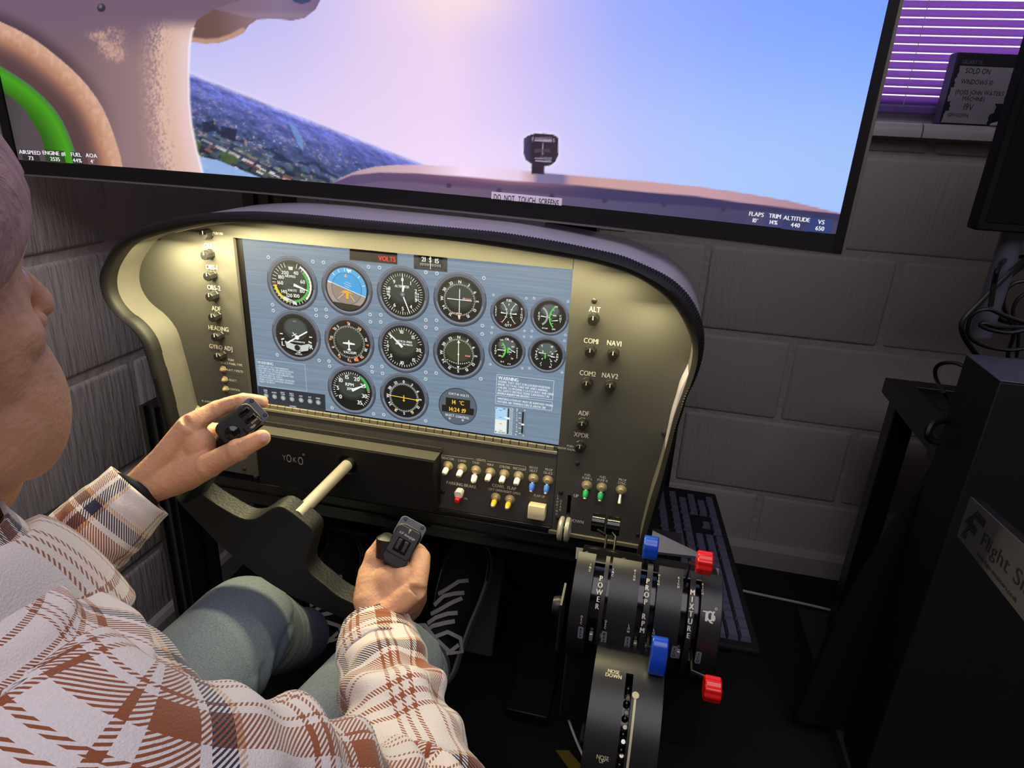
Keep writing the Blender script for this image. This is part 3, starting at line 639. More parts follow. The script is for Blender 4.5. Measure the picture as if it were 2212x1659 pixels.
plate('face_plate', left_loop, [rect(sx0, sx1 + .03, sz0, sz1), rect(bx0, bx1, bz0_ - .02, bz1_)], YP, YP + .006, M_panel)
sA, sB = pz(1231, 1069), pz(1226, 1117)
slot_x = sA[0]
plate('radio_plate', right_loop, [rect(slot_x - .0028, slot_x + .0028, sB[1] - .004, sA[1])], YP - .001, YP + .006, M_panel)
# gauge screen behind the opening
d0 = pz(518, 516)[0] * .5 + pz(552, 868)[0] * .5; dz0 = pz(800, 906)[1]; YS = YP + .003
MB().box((sx0 + .0005, YP + .0075, sz0), (xr + .02, YP + .03, sz1 + .01)).build('display_case', M_bezel, ip, smooth=None)
lcd = MB().add([(d0, YS + .004, dz0), (sx1 + .002, YS + .004, dz0), (sx1 + .002, YS + .004, sz1 + .004), (d0, YS + .004, sz1 + .004)], [(0, 1, 2, 3)], tuple(s2l(np.array([118, 138, 158.]))))
lcd_o = lcd.build('gauge_screen', M_lcd, ip, smooth=None, color=True)
le = MB().box((sx0 + .0003, YP - .0004, sz0), (sx0 + .0016, YP + .006, sz1)); le.build('opening_edge', M_panel, ip, smooth=None)
# ledge of little ribs under the picture
ledge_z = dz0 - .0015
MB().box((d0 - .004, YP - .001, sz0 - .001), (xr - .001, YP + .006, sz0 + .0035)).build('screen_ledge', mat('ledge_paint', (126, 122, 104), .5), ip, bevel=.0006)
lr = MB().box((-.0056, -.0012, -.0035), (.0056, .002, .0035)).mesh('ledge_rib', mat('rib_paint', (122, 116, 98), .5), None)
ledge = MB().box((d0 - .004, YP + .002, sz0 + .003), (xr - .001, YP + .006, ledge_z)).build('rib_backing', mat('rib_shadow', (60, 58, 54), .6), ip, smooth=None)
k = 0; x = d0 + .004
while x < xr - .008:
    link('ledge_rib', lr, ledge, M=T(x, YP + .001, (sz0 + .0035 + ledge_z) / 2)); x += .0128
# ---------------- drawings on the lit screen
class Art:
    """flat shapes on the display; layer 0 is nearest the glass"""
    def __init__(s, y=YS + .004): s.mb = MB(); s.y = y
    def p(s, x, z, L): return (x, s.y - .00012 * L, z)
    def poly(s, pts, c, L): s.mb.add([s.p(x, z, L) for x, z in pts], [tuple(range(len(pts)))], tuple(s2l(np.array(c, float)))); return s
    def disc(s, x, z, r, c, L, n=48, sq=1.): return s.poly([(x + r * math.cos(2 * PI * i / n), z + sq * r * math.sin(2 * PI * i / n)) for i in range(n)], c, L)
    def ring(s, x, z, r0, r1, c, L, a0=0., a1=360., n=64):
        k = max(3, int(n * abs(a1 - a0) / 360)); cl = tuple(s2l(np.array(c, float)))
        A_ = [math.radians(90 - (a0 + (a1 - a0) * i / k)) for i in range(k + 1)]
        vs = [s.p(x + r * math.cos(a), z + r * math.sin(a), L) for r in (r0, r1) for a in A_]; s.mb.add(vs, [(i, i + 1, i + k + 2, i + k + 1) for i in range(k)], cl); return s
    def line(s, x0, z0, x1, z1, w_, c, L, w2=None):
        w2 = w_ if w2 is None else w2; d = Vector((x1 - x0, z1 - z0)); d.normalize(); n = (-d.y, d.x)
        return s.poly([(x0 + n[0] * w_ / 2, z0 + n[1] * w_ / 2), (x0 - n[0] * w_ / 2, z0 - n[1] * w_ / 2), (x1 - n[0] * w2 / 2, z1 - n[1] * w2 / 2), (x1 + n[0] * w2 / 2, z1 + n[1] * w2 / 2)], c, L)
    def tick(s, x, z, a, r0, r1, w_, c, L): t = math.radians(90 - a); return s.line(x + r0 * math.cos(t), z + r0 * math.sin(t), x + r1 * math.cos(t), z + r1 * math.sin(t), w_, c, L)
    def hand(s, x, z, a, r0, r1, w0, w1, c, L): t = math.radians(90 - a); return s.line(x + r0 * math.cos(t), z + r0 * math.sin(t), x + r1 * math.cos(t), z + r1 * math.sin(t), w0, c, L, w1)
    def txt(s, st_, x, z, h, c, L, rot=0., align='c', bold=.04, sq=1.):
        t = math.radians(rot); U = (math.cos(t), 0, -math.sin(t)); V = (math.sin(t), 0, math.cos(t))
        o = Vector(s.p(x, z, L)) - Vector(V) * (h / 2); text(s.mb, st_, o, U, V, h, tuple(s2l(np.array(c, float))), align=align, bold=bold, squeeze=sq * (1.22 if len(st_) < 4 else 1.02)); return s
    def numr(s, st_, x, z, a, r, h, c, L, rot=False): t = math.radians(90 - a); return s.txt(st_, x + r * math.cos(t), z + r * math.sin(t), h, c, L, rot=a if rot else 0)
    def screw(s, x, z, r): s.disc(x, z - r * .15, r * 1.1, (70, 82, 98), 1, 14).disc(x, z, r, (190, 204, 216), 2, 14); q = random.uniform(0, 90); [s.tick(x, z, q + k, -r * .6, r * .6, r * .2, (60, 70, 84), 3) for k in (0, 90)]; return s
    def done(s, name): return s.mb.build(name, M_print, lcd_o, smooth=None, color=True)
def gauge(px, py, wpx, scr=True, face=(12, 14, 12), sheen=(62, 72, 66), sqs=1.):
    c = at(px, py, YP); R = (at(px + wpx / 2, py, YP).x - at(px - wpx / 2, py, YP).x) / 2; a = Art(); x, z = c.x, c.z
    if scr:
        for i, (dx, dz) in enumerate(((-1, 1), (1, 1), (1, -1), (-1, -1))): a.screw(x + dx * R * .87, z + dz * R * .87, R * .075)
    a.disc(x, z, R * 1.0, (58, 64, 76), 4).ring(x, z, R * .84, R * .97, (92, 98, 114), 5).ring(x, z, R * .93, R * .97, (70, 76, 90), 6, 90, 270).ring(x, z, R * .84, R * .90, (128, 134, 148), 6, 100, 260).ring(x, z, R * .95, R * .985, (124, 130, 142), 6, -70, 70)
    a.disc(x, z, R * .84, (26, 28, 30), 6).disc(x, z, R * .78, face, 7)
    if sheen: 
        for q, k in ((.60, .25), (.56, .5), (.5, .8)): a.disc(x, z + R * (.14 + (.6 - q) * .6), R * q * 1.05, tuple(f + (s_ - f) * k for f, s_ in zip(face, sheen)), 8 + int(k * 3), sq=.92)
    return a, x, z, R
WHT = (238, 240, 234)
# airspeed
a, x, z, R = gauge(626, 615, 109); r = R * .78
for i in range(33): a.tick(x, z, 20 + i * 10, r * (.82 if i % 2 else .78), r, R * .022, WHT, 12)
a.ring(x, z, r * .9, r * .99, WHT, 13, 30, 135).ring(x, z, r * .76, r * .88, (78, 176, 70), 13, 45, 175).ring(x, z, r * .8, r * .93, (232, 216, 40), 13, 190, 262).ring(x, z, r * .8, r * .97, (210, 40, 40), 14, 262, 266)
for s_, an in (('40', 25), ('60', 75), ('80', 120), ('100', 160), ('120', 196), ('140', 226), ('160', 270), ('180', 298), ('200', 328)): a.numr(s_, x, z, an, r * .58, R * .13, WHT, 14)
a.poly([(x - R * .42, z - R * .58), (x + R * .14, z - R * .78), (x + R * .12, z - R * .66), (x - R * .34, z - R * .48)], (228, 230, 222), 14).txt('120', x - R * .1, z - R * .66, R * .1, (30, 30, 30), 15, rot=12)
a.poly([(x - R * .1, z + R * .62), (x + R * .1, z + R * .62), (x + R * .07, z + R * .5), (x - R * .07, z + R * .5)], (226, 228, 220), 13)
a.txt('AIRSPEED', x - R * .04, z + R * .27, R * .085, WHT, 14).txt('KNOTS', x, z - R * .24, R * .085, WHT, 14)
a.hand(x, z, 107, -R * .06, R * .1, R * .07, R * .07, (60, 70, 74), 16).hand(x, z, 107, R * .08, R * .68, R * .11, R * .02, (248, 248, 244), 17); a.done('airspeed_gauge')
# attitude
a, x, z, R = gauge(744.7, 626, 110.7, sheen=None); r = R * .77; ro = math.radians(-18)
def half(r_, top, L, c, z_shift=0):
    p = []; base = ro if top else ro + PI
    for i in range(33): t = base + PI * i / 32; p.append((x + r_ * math.cos(t), z + r_ * math.sin(t)))
    a.poly(p, c, L)
half(r, True, 9, (86, 172, 226)); half(r, False, 9, (166, 148, 134)); half(r * .76, True, 11, (56, 160, 222)); half(r * .76, False, 11, (150, 132, 120))
a.ring(x, z, r * .74, r * .77, (70, 110, 130), 12, 0, 360)
for an in (-78, -48, -28, -8, 12, 42, 72): a.tick(x, z, an + 4, r * .82, r * .97, R * .022, (246, 250, 252), 12)
a.poly([(x + R * .03, z + R * .74), (x + R * .2, z + R * .7), (x + R * .1, z + R * .58)], (250, 250, 250), 13)
a.poly([(x - R * .07, z + R * .43), (x + R * .05, z + R * .43), (x - R * .01, z + R * .56)], (240, 196, 60), 13).poly([(x - R * .035, z + R * .45), (x + R * .018, z + R * .45), (x - R * .008, z + R * .51)], (90, 170, 220), 14)
cr, sr = math.cos(ro), math.sin(ro)
a.line(x - cr * r, z - sr * r, x + cr * r, z + sr * r, R * .022, (240, 244, 246), 13)
for k, w_ in ((.08, .10), (.16, .16), (.24, .10), (-.12, .12)): a.line(x - sr * -0 - k * sr * R - cr * w_ * R, z + k * cr * R - sr * w_ * R, x - k * sr * R + cr * w_ * R, z + k * cr * R + sr * w_ * R, R * .014, (224, 232, 236), 13)
a.line(x - R * .1, z - R * .16, x - R * .36, z - R * .4, R * .016, (236, 226, 214), 13).line(x + R * .12, z - R * .2, x + R * .3, z - R * .44, R * .016, (236, 226, 214), 13)
a.poly([(x - R * .26, z - R * .16), (x - R * .06, z - R * .06), (x + R * .05, z - R * .06), (x + R * .28, z - R * .18), (x + R * .08, z - R * .15), (x + R * .07, z - R * .36), (x - R * .03, z - R * .36), (x - R * .04, z - R * .15)], (232, 176, 30), 15)
a.poly([(x - R * .55, z - R * .52), (x + R * .58, z - R * .58), (x + R * .42, z - R * .70), (x + R * .12, z - R * .79), (x - R * .2, z - R * .78), (x - R * .42, z - R * .67)], (40, 38, 34), 14); a.done('attitude_gauge')
# altimeter
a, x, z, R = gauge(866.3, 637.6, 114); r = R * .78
for i in range(50): a.tick(x, z, i * 7.2, r * (.84 if i % 5 else .8), r * .97, R * (.014 if i % 5 else .022), WHT, 12)
for i in range(10): a.numr(str(i), x, z, i * 36, r * .68, R * .13, WHT, 13)
a.txt('ALTIMETER', x - R * .02, z + R * .28, R * .09, WHT, 13)
for i, (s1, s2_) in enumerate((('1005', '29.8'), ('1010', '29.9'), ('1015', '30.0'))): a.txt(s1, x - R * .54, z + R * (.14 - .1 * i), R * .075, WHT, 13).txt(s2_, x + R * .54, z + R * (.06 - .1 * i), R * .075, WHT, 13)
a.hand(x, z, 1, -R * .02, R * .74, R * .045, R * .015, (250, 250, 248), 16).hand(x, z, 12, R * .1, R * .33, R * .05, R * .05, (250, 250, 248), 16).hand(x, z, 158, 0, R * .72, R * .05, R * .03, (250, 250, 248), 17).disc(x, z, R * .1, (88, 96, 98), 18, 20).disc(x, z, R * .045, (150, 156, 156), 19, 14); a.done('altimeter_gauge')
# the two course indicators and the ADF share a compass rose
ROSE = (('N', 0), ('3', 30), ('6', 60), ('E', 90), ('12', 120), ('15', 150), ('S', 180), ('21', 210), ('24', 240), ('W', 270), ('30', 300), ('33', 330))
def rose(a, x, z, R, labels=ROSE, off=0., rr=.62, h=.11, r0=.5, r1=.56):
    for i in range(72): a.tick(x, z, i * 5 + off, R * (r0 if i % 2 == 0 else r0 + .02), R * r1, R * .014, WHT, 12)
    for s_, an in labels: a.numr(s_, x, z, an + off, R * rr, R * h, WHT, 13, rot=True)
a, x, z, R = gauge(990, 650, 116); rose(a, x, z, R, rr=.66, r0=.53, r1=.59)
a.line(x - R * .46, z + R * .01, x + R * .46, z + R * .01, R * .03, WHT, 15).line(x, z - R * .52, x, z + R * .4, R * .03, WHT, 15).poly([(x - R * .05, z - R * .56), (x + R * .05, z - R * .56), (x + R * .03, z - R * .68), (x - R * .03, z - R * .68)], (240, 222, 190), 15)
for i in range(-4, 5): a.disc(x + R * .1 * i, z - R * .0 + R * .01, R * .018, WHT, 16, 8).disc(x, z + R * (.09 * i - .06), R * .018, WHT, 16, 8)
a.txt('GS', x + R * .17, z + R * .07, R * .06, (220, 226, 222), 16)
for i in range(3): a.disc(x + R * (.27 + i * .07), z + R * .06, R * .034, (224, 120, 112), 16, 8).disc(x + R * (-.06 + i * .06), z - R * .5, R * .03, (236, 196, 150), 16, 8)
a.txt('NAV', x - R * .17, z - R * .5, R * .06, (226, 200, 180), 16); a.done('glideslope_gauge')
a, x, z, R = gauge(987.8, 768, 113, sheen=(72, 76, 52)); rose(a, x, z, R, rr=.66, r0=.53, r1=.59)
a.line(x, z - R * .4, x, z + R * .46, R * .028, (246, 246, 240), 15).poly([(x - R * .06, z + R * .44), (x + R * .06, z + R * .44), (x, z + R * .56)], WHT, 15).disc(x, z, R * .035, WHT, 16, 12).poly([(x - R * .05, z - R * .46), (x + R * .05, z - R * .46), (x, z - R * .58)], WHT, 15)
for i in range(-5, 6): t = math.radians(180 + 90 + i * 7.4 ); a.disc(x + R * .075 * 1.1 * i, z - R * .36 + R * .004 * i * i, R * .02, WHT, 16, 8)
for i in range(3): a.disc(x + R * (.29 + i * .07), z + R * -.02, R * .034, (226, 132, 120), 16, 8)
a.done('course_gauge')
a, x, z, R = gauge(869.5, 862, 106, sheen=(44, 50, 60)); rose(a, x, z, R, labels=[('0' if s_ == 'N' else s_, an) for s_, an in ROSE], rr=.66, r0=.52, r1=.6)
a.disc(x, z, R * .5, (10, 12, 12), 12).line(x - R * .66, z + R * .03, x + R * .6, z - R * .03, R * .03, (246, 208, 40), 15).poly([(x + R * .5, z + R * .03), (x + R * .5, z - R * .09), (x + R * .64, z - R * .033)], (246, 208, 40), 15)
a.line(x, z + R * .1, x, z - R * .14, R * .035, (240, 200, 40), 16).line(x - R * .08, z, x + R * .08, z, R * .03, (240, 200, 40), 16).poly([(x - R * .06, z - R * .1), (x + R * .06, z - R * .1), (x, z - R * .17)], (240, 200, 40), 16)
for an in (150, 212): a.tick(x, z, an, R * .62, R * .74, R * .025, (236, 150, 40), 14)
a.done('direction_finder_gauge')
# turn coordinator
a, x, z, R = gauge(635, 728, 105, face=(10, 11, 11), sheen=None); a.disc(x, z + R * .26, R * .5, (46, 54, 54), 9, sq=.86).disc(x, z + R * .3, R * .42, (66, 76, 76), 10, sq=.82)
for sgn in (-1, 1): a.line(x + sgn * R * .54, z + R * .02, x + sgn * R * .66, z + R * .02, R * .04, WHT, 12).line(x + sgn * R * .5, z - R * .16, x + sgn * R * .62, z - R * .21, R * .05, WHT, 12)
a.txt('L', x - R * .56, z - R * .36, R * .17, WHT, 13).txt('R', x + R * .6, z - R * .36, R * .17, WHT, 13)
a.poly([(x - R * .48, z - R * .24), (x - R * .1, z - R * .34), (x + R * .2, z - R * .34), (x + R * .54, z - R * .24), (x + R * .46, z - R * .52), (x + R * .15, z - R * .6), (x - R * .12, z - R * .59), (x - R * .42, z - R * .5)], (196, 204, 196), 13).disc(x + R * .02, z - R * .46, R * .115, (14, 14, 16), 14, 20)
a.line(x + R * .15, z - R * .36, x + R * .15, z - R * .59, R * .012, (40, 44, 44), 15)
a.line(x - R * .36, z - R * .3, x + R * .48, z + R * .22, R * .05, (250, 250, 246), 16).disc(x + R * .05, z - R * .05, R * .085, (250, 250, 246), 17, 18).line(x + R * .05, z - R * .05, x - R * .12, z + R * .13, R * .03, (250, 250, 246), 17).line(x - R * .16, z - R * .02, x + R * .04, z + R * .1, R * .025, (240, 240, 236), 17)
a.txt('TURN COORDINATOR', x + R * .04, z - R * .22, R * .055, WHT, 14, sq=.9).txt('2 MIN', x + R * .06, z - R * .64, R * .055, WHT, 14).txt('NO PITCH', x + R * .06, z - R * .71, R * .05, WHT, 14).txt('ELEC.', x, z + R * .56, R * .05, (150, 160, 156), 14)
a.done('turn_coordinator_gauge')
# heading gyro
a, x, z, R = gauge(750, 741.6, 108, sheen=None); a.disc(x, z + R * .05, R * .6, (30, 34, 32), 9).disc(x, z + R * .14, R * .52, (52, 60, 54), 10, sq=.9)
for i in range(72): a.tick(x, z, i * 5, R * .585 if i % 2 else R * .56, R * .63, R * .014, WHT, 12)
for s_, an in (('S', -36), ('21', 2), ('24', 38), ('W', 76), ('30', 108), ('33', 136), ('N', 160), ('3', 184), ('6', 218), ('E', 248), ('12', 280), ('15', 312)): a.numr(s_, x, z, an, R * .70, R * .10, WHT, 13, rot=True)
for an in (-52, 0, 40, 92, 134, 178, 212, 272): a.poly([(x + math.sin(math.radians(an)) * R * .78 + math.cos(math.radians(an)) * R * .045 * q, z + math.cos(math.radians(an)) * R * .78 - math.sin(math.radians(an)) * R * .045 * q) for q in (-1, 1)] + [(x + math.sin(math.radians(an)) * R * .66, z + math.cos(math.radians(an)) * R * .66)], (236, 128, 66), 14)
t = math.radians(155); a.poly([(x + math.sin(t) * R * .6 + R * .06 * q, z + math.cos(t) * R * .6) for q in (-1, 1)] + [(x + math.sin(t) * R * .78 + R * .05, z + math.cos(t) * R * .78), (x + math.sin(t) * R * .78 - R * .08, z + math.cos(t) * R * .78)], (236, 128, 66), 15)
a.poly([(x + px_ * R, z - R * .08 + pz_ * R) for px_, pz_ in ((-.02, .16), (.02, .16), (.03, .08), (.24, .05), (.24, 0), (.03, -.01), (.02, -.16), (.07, -.2), (.07, -.24), (-.07, -.24), (-.07, -.2), (-.02, -.16), (-.03, -.01), (-.24, 0), (-.24, .05), (-.03, .08))], (242, 244, 240), 15)
a.txt('VACUUM', x + R * .02, z - R * .4, R * .1, WHT, 14); a.done('heading_gauge')
# vertical speed
a, x, z, R = gauge(867.6, 753.5, 110.6, sheen=(66, 74, 58)); r = R * .78
for i in range(44): a.tick(x, z, 270 + (i - 22) * 7.8 , r * (.8 if i % 5 == 2 else .86), r * .97, R * .018, WHT, 12)
for s_, an in (('5', -52), ('10', -4), ('15', 42), ('20', 92), ('15', 136), ('10', 184), ('5', 232)): a.numr(s_, x, z, an, R * .6, R * .13, WHT, 13)
a.txt('0', x - R * .6, z, R * .12, WHT, 13).line(x - R * .6, z + R * .1, x - R * .6, z + R * .2, R * .03, WHT, 13).line(x - R * .6, z - R * .1, x - R * .6, z - R * .2, R * .03, WHT, 13)
a.txt('VERTICAL SPEED', x + R * .04, z + R * .24, R * .075, WHT, 13, sq=.9).txt('100 FEET PER MINUTE', x + R * .04, z + R * .13, R * .065, WHT, 13, sq=.9)
a.hand(x, z, -47, -R * .1, R * .04, R * .1, R * .1, (54, 68, 70), 16).hand(x, z, -47, R * .03, R * .76, R * .1, R * .02, (250, 250, 246), 17); a.done('climb_gauge')
# tachometer
a, x, z, R = gauge(755.4, 846.5, 104, sheen=(66, 76, 66)); r = R * .78
for i in range(36): a.tick(x, z, -116 + i * 7.3, r * (.8 if i % 5 == 0 else .87), r * .97, R * .02, WHT, 12)
a.ring(x, z, r * .84, r * .99, (72, 168, 96), 13, 32, 84).ring(x, z, r * .84, r * .99, (214, 50, 50), 13, 84, 88)
for s_, an in (('0', 236), ('5', 274), ('10', 312), ('15', 344), ('20', 26), ('25', 62), ('30', 106), ('35', 144)): a.numr(s_, x, z, an, R * .56, R * .16, WHT, 14)
a.txt('RPM', x - R * .06, z + R * .24, R * .13, WHT, 14).txt('X100', x - R * .04, z + R * .06, R * .12, WHT, 14)
a.hand(x, z, 62, -R * .1, R * .04, R * .1, R * .1, (56, 76, 78), 16).hand(x, z, 62, R * .03, R * .68, R * .12, R * .02, (250, 250, 246), 17); a.done('tachometer_gauge')
# four small engine gauges
def small(px, py, w_): a, x, z, R = gauge(px, py, w_, sheen=None); a.disc(x, z + R * .28, R * .52, (50, 58, 58), 9, sq=.78).disc(x, z + R * .34, R * .44, (84, 94, 94), 10, sq=.66); return a, x, z, R
def vert(a, s_, x, z, h, L): [a.txt(ch, x, z - (i - (len(s_) - 1) / 2) * h * 1.35, h, WHT, L) for i, ch in enumerate(s_)]
a, x, z, R = small(1097, 679, 82)
for sgn in (-1, 1):
    pts_ = [(x + sgn * R * (.1 + .26 * (q ** 2)), z + R * .52 * q) for q in np.linspace(-1, 1, 11)]
    for p, q in zip(pts_[:-1], pts_[1:]): a.line(*p, *q, R * .03, WHT, 12)
    for q in (0, 3, 5, 7, 10): p = pts_[q]; a.line(p[0] - R * .07, p[1] + R * .04 * sgn * (q - 5) / 5, p[0] + R * .07, p[1] - R * .04 * sgn * (q - 5) / 5, R * .025, (228, 70, 60) if q == 0 else WHT, 13)
    a.line(x + sgn * R * .16, z - R * .02, x + sgn * R * .42, z, R * .03, (250, 250, 246), 15, R * .07)
a.txt('FUEL', x, z + R * .68, R * .12, WHT, 14).txt('F', x, z + R * .46, R * .11, WHT, 14).txt('E', x, z - R * .48, R * .1, WHT, 14).txt('QTY', x, z - R * .64, R * .12, WHT, 14); vert(a, 'LEFT', x - R * .68, z + R * .05, R * .11, 14); vert(a, 'RIGHT', x + R * .68, z, R * .11, 14); a.done('fuel_gauge')
a, x, z, R = small(1185.5, 687, 85)
for i in range(18): t = -56 + i * 6.6; a.tick(x - R * .62, z, 90 + t, R * .46, R * .56, R * .025, WHT, 12)
a.ring(x + R * .74, z - R * .02, R * .7, R * .77, (90, 206, 70), 13, 270 - 44, 270 + 46)
for an in (-30, -10, 12, 34): a.tick(x + R * .74, z, 270 + an, R * .62, R * .7, R * .02, WHT, 13)
a.txt('500', x + R * .3, z + R * .56, R * .08, WHT, 14).txt('400', x + R * .25, z + R * .1, R * .08, WHT, 14).txt('200', x + R * .25, z - R * .62, R * .08, WHT, 14).txt('25\u00b0F DIV', x - R * .2, z - R * .62, R * .07, WHT, 14)
vert(a, 'EGT', x - R * .54, z - R * .02, R * .12, 14); vert(a, 'CHT', x + R * .56, z - R * .04, R * .11, 14); a.line(x - R * .44, z, x + R * .02, z - R * .03, R * .05, (250, 250, 246), 15, R * .02).line(x + R * .44, z - R * .14, x + R * .1, z - R * .2, R * .05, (250, 250, 246), 15, R * .02); a.done('exhaust_gauge')
a, x, z, R = small(1092.6, 761, 81); a.ring(x - R * .62, z + R * .02, R * .5, R * .58, (90, 206, 70), 13, 90 - 48, 90 + 48).ring(x + R * .62, z + R * .02, R * .52, R * .6, (90, 206, 70), 13, 270 - 14, 270 + 20)
for an in (-40, -20, 0, 20, 40): a.tick(x - R * .62, z, 90 + an, R * .44, R * .5, R * .02, WHT, 13).tick(x + R * .62, z, 270 + an, R * .46, R * .52, R * .02, (220, 80, 60) if abs(an) == 40 else WHT, 13)
a.txt('OIL', x, z + R * .66, R * .11, WHT, 14).txt('245', x - R * .3, z + R * .58, R * .08, WHT, 14).txt('115', x + R * .28, z + R * .56, R * .08, WHT, 14).txt('100', x + R * .32, z + R * .28, R * .08, WHT, 14).txt('60', x + R * .2, z - R * .04, R * .08, WHT, 14).txt('20', x + R * .3, z - R * .38, R * .08, WHT, 14).txt('100', x - R * .36, z - R * .3, R * .08, WHT, 14).txt('75 \u00b0F', x - R * .22, z - R * .62, R * .08, WHT, 14).txt('P 0', x + R * .16, z - R * .7, R * .08, WHT, 14)
vert(a, 'TEMP', x - R * .6, z, R * .1, 14); vert(a, 'PRESS', x + R * .56, z - R * .04, R * .09, 14); a.line(x - R * .5, z + R * .02, x - R * .06, z + R * .04, R * .05, (250, 250, 246), 15, R * .02).line(x + R * .46, z - R * .02, x + R * .1, z + R * .14, R * .05, (250, 250, 246), 15, R * .02); a.done('oil_gauge')
a, x, z, R = small(1179, 770, 83)
for an in (-150, -120, -60, -30, 30, 60, 120, 150): a.tick(x, z, an, R * .48, R * .62, R * .025, WHT, 12)
for an in (45, 75, 105, 135, 225, 315): a.tick(x, z, an, R * .24, R * .34, R * .022, WHT, 12)
a.poly([(x - R * .1, z - R * .2), (x - R * .03, z - R * .2), (x - R * .03, z + R * .12), (x - R * .1, z + R * .12)], (84, 196, 70), 13)
for s_, dx, dz in (('7', -.26, .5), ('60', .24, .5), ('6', -.2, .16), ('30', .3, .12), ('4', -.22, -.24), ('30', .26, -.3), ('3', -.26, -.58), ('60', .24, -.62)): a.txt(s_, x + R * dx, z + R * dz, R * .08, WHT, 14)
vert(a, 'VAC', x - R * .54, z - R * .02, R * .12, 14); vert(a, 'AMP', x + R * .56, z - R * .04, R * .11, 14); a.line(x - R * .42, z + R * .1, x - R * .05, z + R * .08, R * .05, (250, 250, 246), 15, R * .02).line(x + R * .44, z - R * .06, x + R * .05, z + R * .02, R * .05, (250, 250, 246), 15, R * .02); a.done('vacuum_gauge')
# digital clock
c = at(985.7, 882, YP); R = (at(1027.7, 882, YP).x - at(943.7, 882, YP).x) / 2; x, z = c.x, c.z; a = Art(); a.disc(x, z, R, (58, 68, 82), 4).disc(x, z, R * .95, (88, 98, 110), 5)
a.poly([(x - R * .82, z - R * .36), (x + R * .84, z - R * .36), (x + R * .84, z), (x + R * .64, z), (x + R * .64, z + R * .42), (x - R * .62, z + R * .42), (x - R * .62, z), (x - R * .82, z)], (26, 22, 18), 6)
a.txt('14  \u00b0C', x + R * .02, z + R * .22, R * .22, (240, 196, 60), 8).txt('14:24 :19', x, z - R * .18, R * .22, (240, 196, 60), 8).txt('OAT', x - R * .28, z + R * .66, R * .12, (214, 218, 220), 8).txt('VOLTS', x + R * .34, z + R * .64, R * .12, (214, 218, 220), 8).txt('SELECT', x - R * .4, z - R * .52, R * .12, (214, 218, 220), 8).txt('CONTROL', x + R * .26, z - R * .54, R * .12, (214, 218, 220), 8)
for dx, dz in ((0, .64), (-.4, -.7), (.28, -.7)): a.disc(x + R * dx, z + R * dz, R * .075, (120, 132, 146), 7, 14).disc(x + R * dx, z + R * dz + R * .01, R * .05, (190, 198, 208), 8, 14)
a.done('digital_clock')
def quadp(a, P, c, L): a.poly([pz(*p) for p in P][::-1], c, L)
def oline(a, P, w_, c, L):
    q = [pz(*p) for p in P]
    for i in range(len(q)): a.line(*q[i], *q[(i + 1) % len(q)], w_, c, L)
a = Art(); quadp(a, [(749, 530), (856, 540), (856, 575), (749, 565)], (110, 118, 130), 4); quadp(a, [(751, 530), (854, 540), (854, 573), (751, 563)], (20, 12, 18), 5); p = pz(832, 561); a.txt('VOLTS', p[0], p[1], .0066, (232, 40, 44), 7, bold=.07); a.done('volts_readout')
a = Art(); quadp(a, [(890, 545), (963, 553), (963, 590), (890, 583)], (46, 50, 58), 4); quadp(a, [(900, 545), (953, 552), (952, 583), (901, 577)], (12, 12, 14), 5); p = pz(926, 564)
a.txt('21', p[0] - .0095, p[1] + .0005, .006, WHT, 7).txt('S', p[0], p[1] + .0004, .006, WHT, 7).txt('15', p[0] + .0095, p[1] - .0002, .006, WHT, 7)
for i in range(-8, 9): a.line(p[0] + i * .0018, p[1] - .0045, p[0] + i * .0018, p[1] - (.0075 if i % 2 else .0085), .0005, (220, 222, 220), 7)
a.line(p[0] + .0004, p[1] - .012, p[0] + .0004, p[1] + .012, .0008, (246, 246, 246), 8)
for q in ((894, 578), (958, 585)): a.disc(*pz(*q), .0016, (24, 26, 30), 6, 10)
a.done('compass_readout')
a = Art(); oline(a, [(548, 778.5), (653.5, 790.5), (658, 849), (554, 836)], .0007, (176, 190, 204), 4); p = pz(551, 785); a.txt('WARNING', p[0], p[1], .0046, (206, 216, 224), 5, align='l')
for i, s_ in enumerate(('ASSURE THAT ALL CONTAMINANTS,', 'INCLUDING WATER, ARE REMOVED FROM', 'FUEL AND FUEL SYSTEM BEFORE FLIGHT.', 'FAILURE TO ASSURE CONTAMINANT FREE', 'FUEL AND HEED ALL SAFETY', 'INSTRUCTIONS AND OWNERS ADVISORIES', 'PRIOR TO FLIGHT CAN RESULT IN BODILY', 'INJURY OR DEATH')): a.txt(s_, p[0] + .0005, p[1] - .0054 - i * .0037, .0027, (200, 212, 222), 5, align='l', sq=.93)
a.done('fuel_warning_notice')
a = Art(); oline(a, [(1071, 812), (1194.7, 826), (1192, 867.6), (1069, 853)], .0007, (196, 210, 224), 4); p = pz(1074, 819); a.txt('WARNING', p[0], p[1], .005, (226, 232, 238), 5, align='l')
for i, s_ in enumerate(('ASSURE THAT SEAT IS IN LOCKED POSITION', 'PRIOR TO TAXI, TAKE OFF AND LANDING.', 'FAILURE TO PROPERLY LATCH SEAT AND HEED', 'ALL SAFETY INSTRUCTIONS CAN RESULT IN', 'BODILY INJURY OR DEATH')): a.txt(s_, p[0], p[1] - .0056 - i * .0044, .0031, (222, 230, 236), 5, align='l', sq=.97)
a.done('seat_warning_notice')
a = Art(); oline(a, [(1068.4, 857), (1191, 872), (1190, 890.7), (1068, 875.5)], .0007, (196, 210, 224), 4); p = pz(1072, 864)
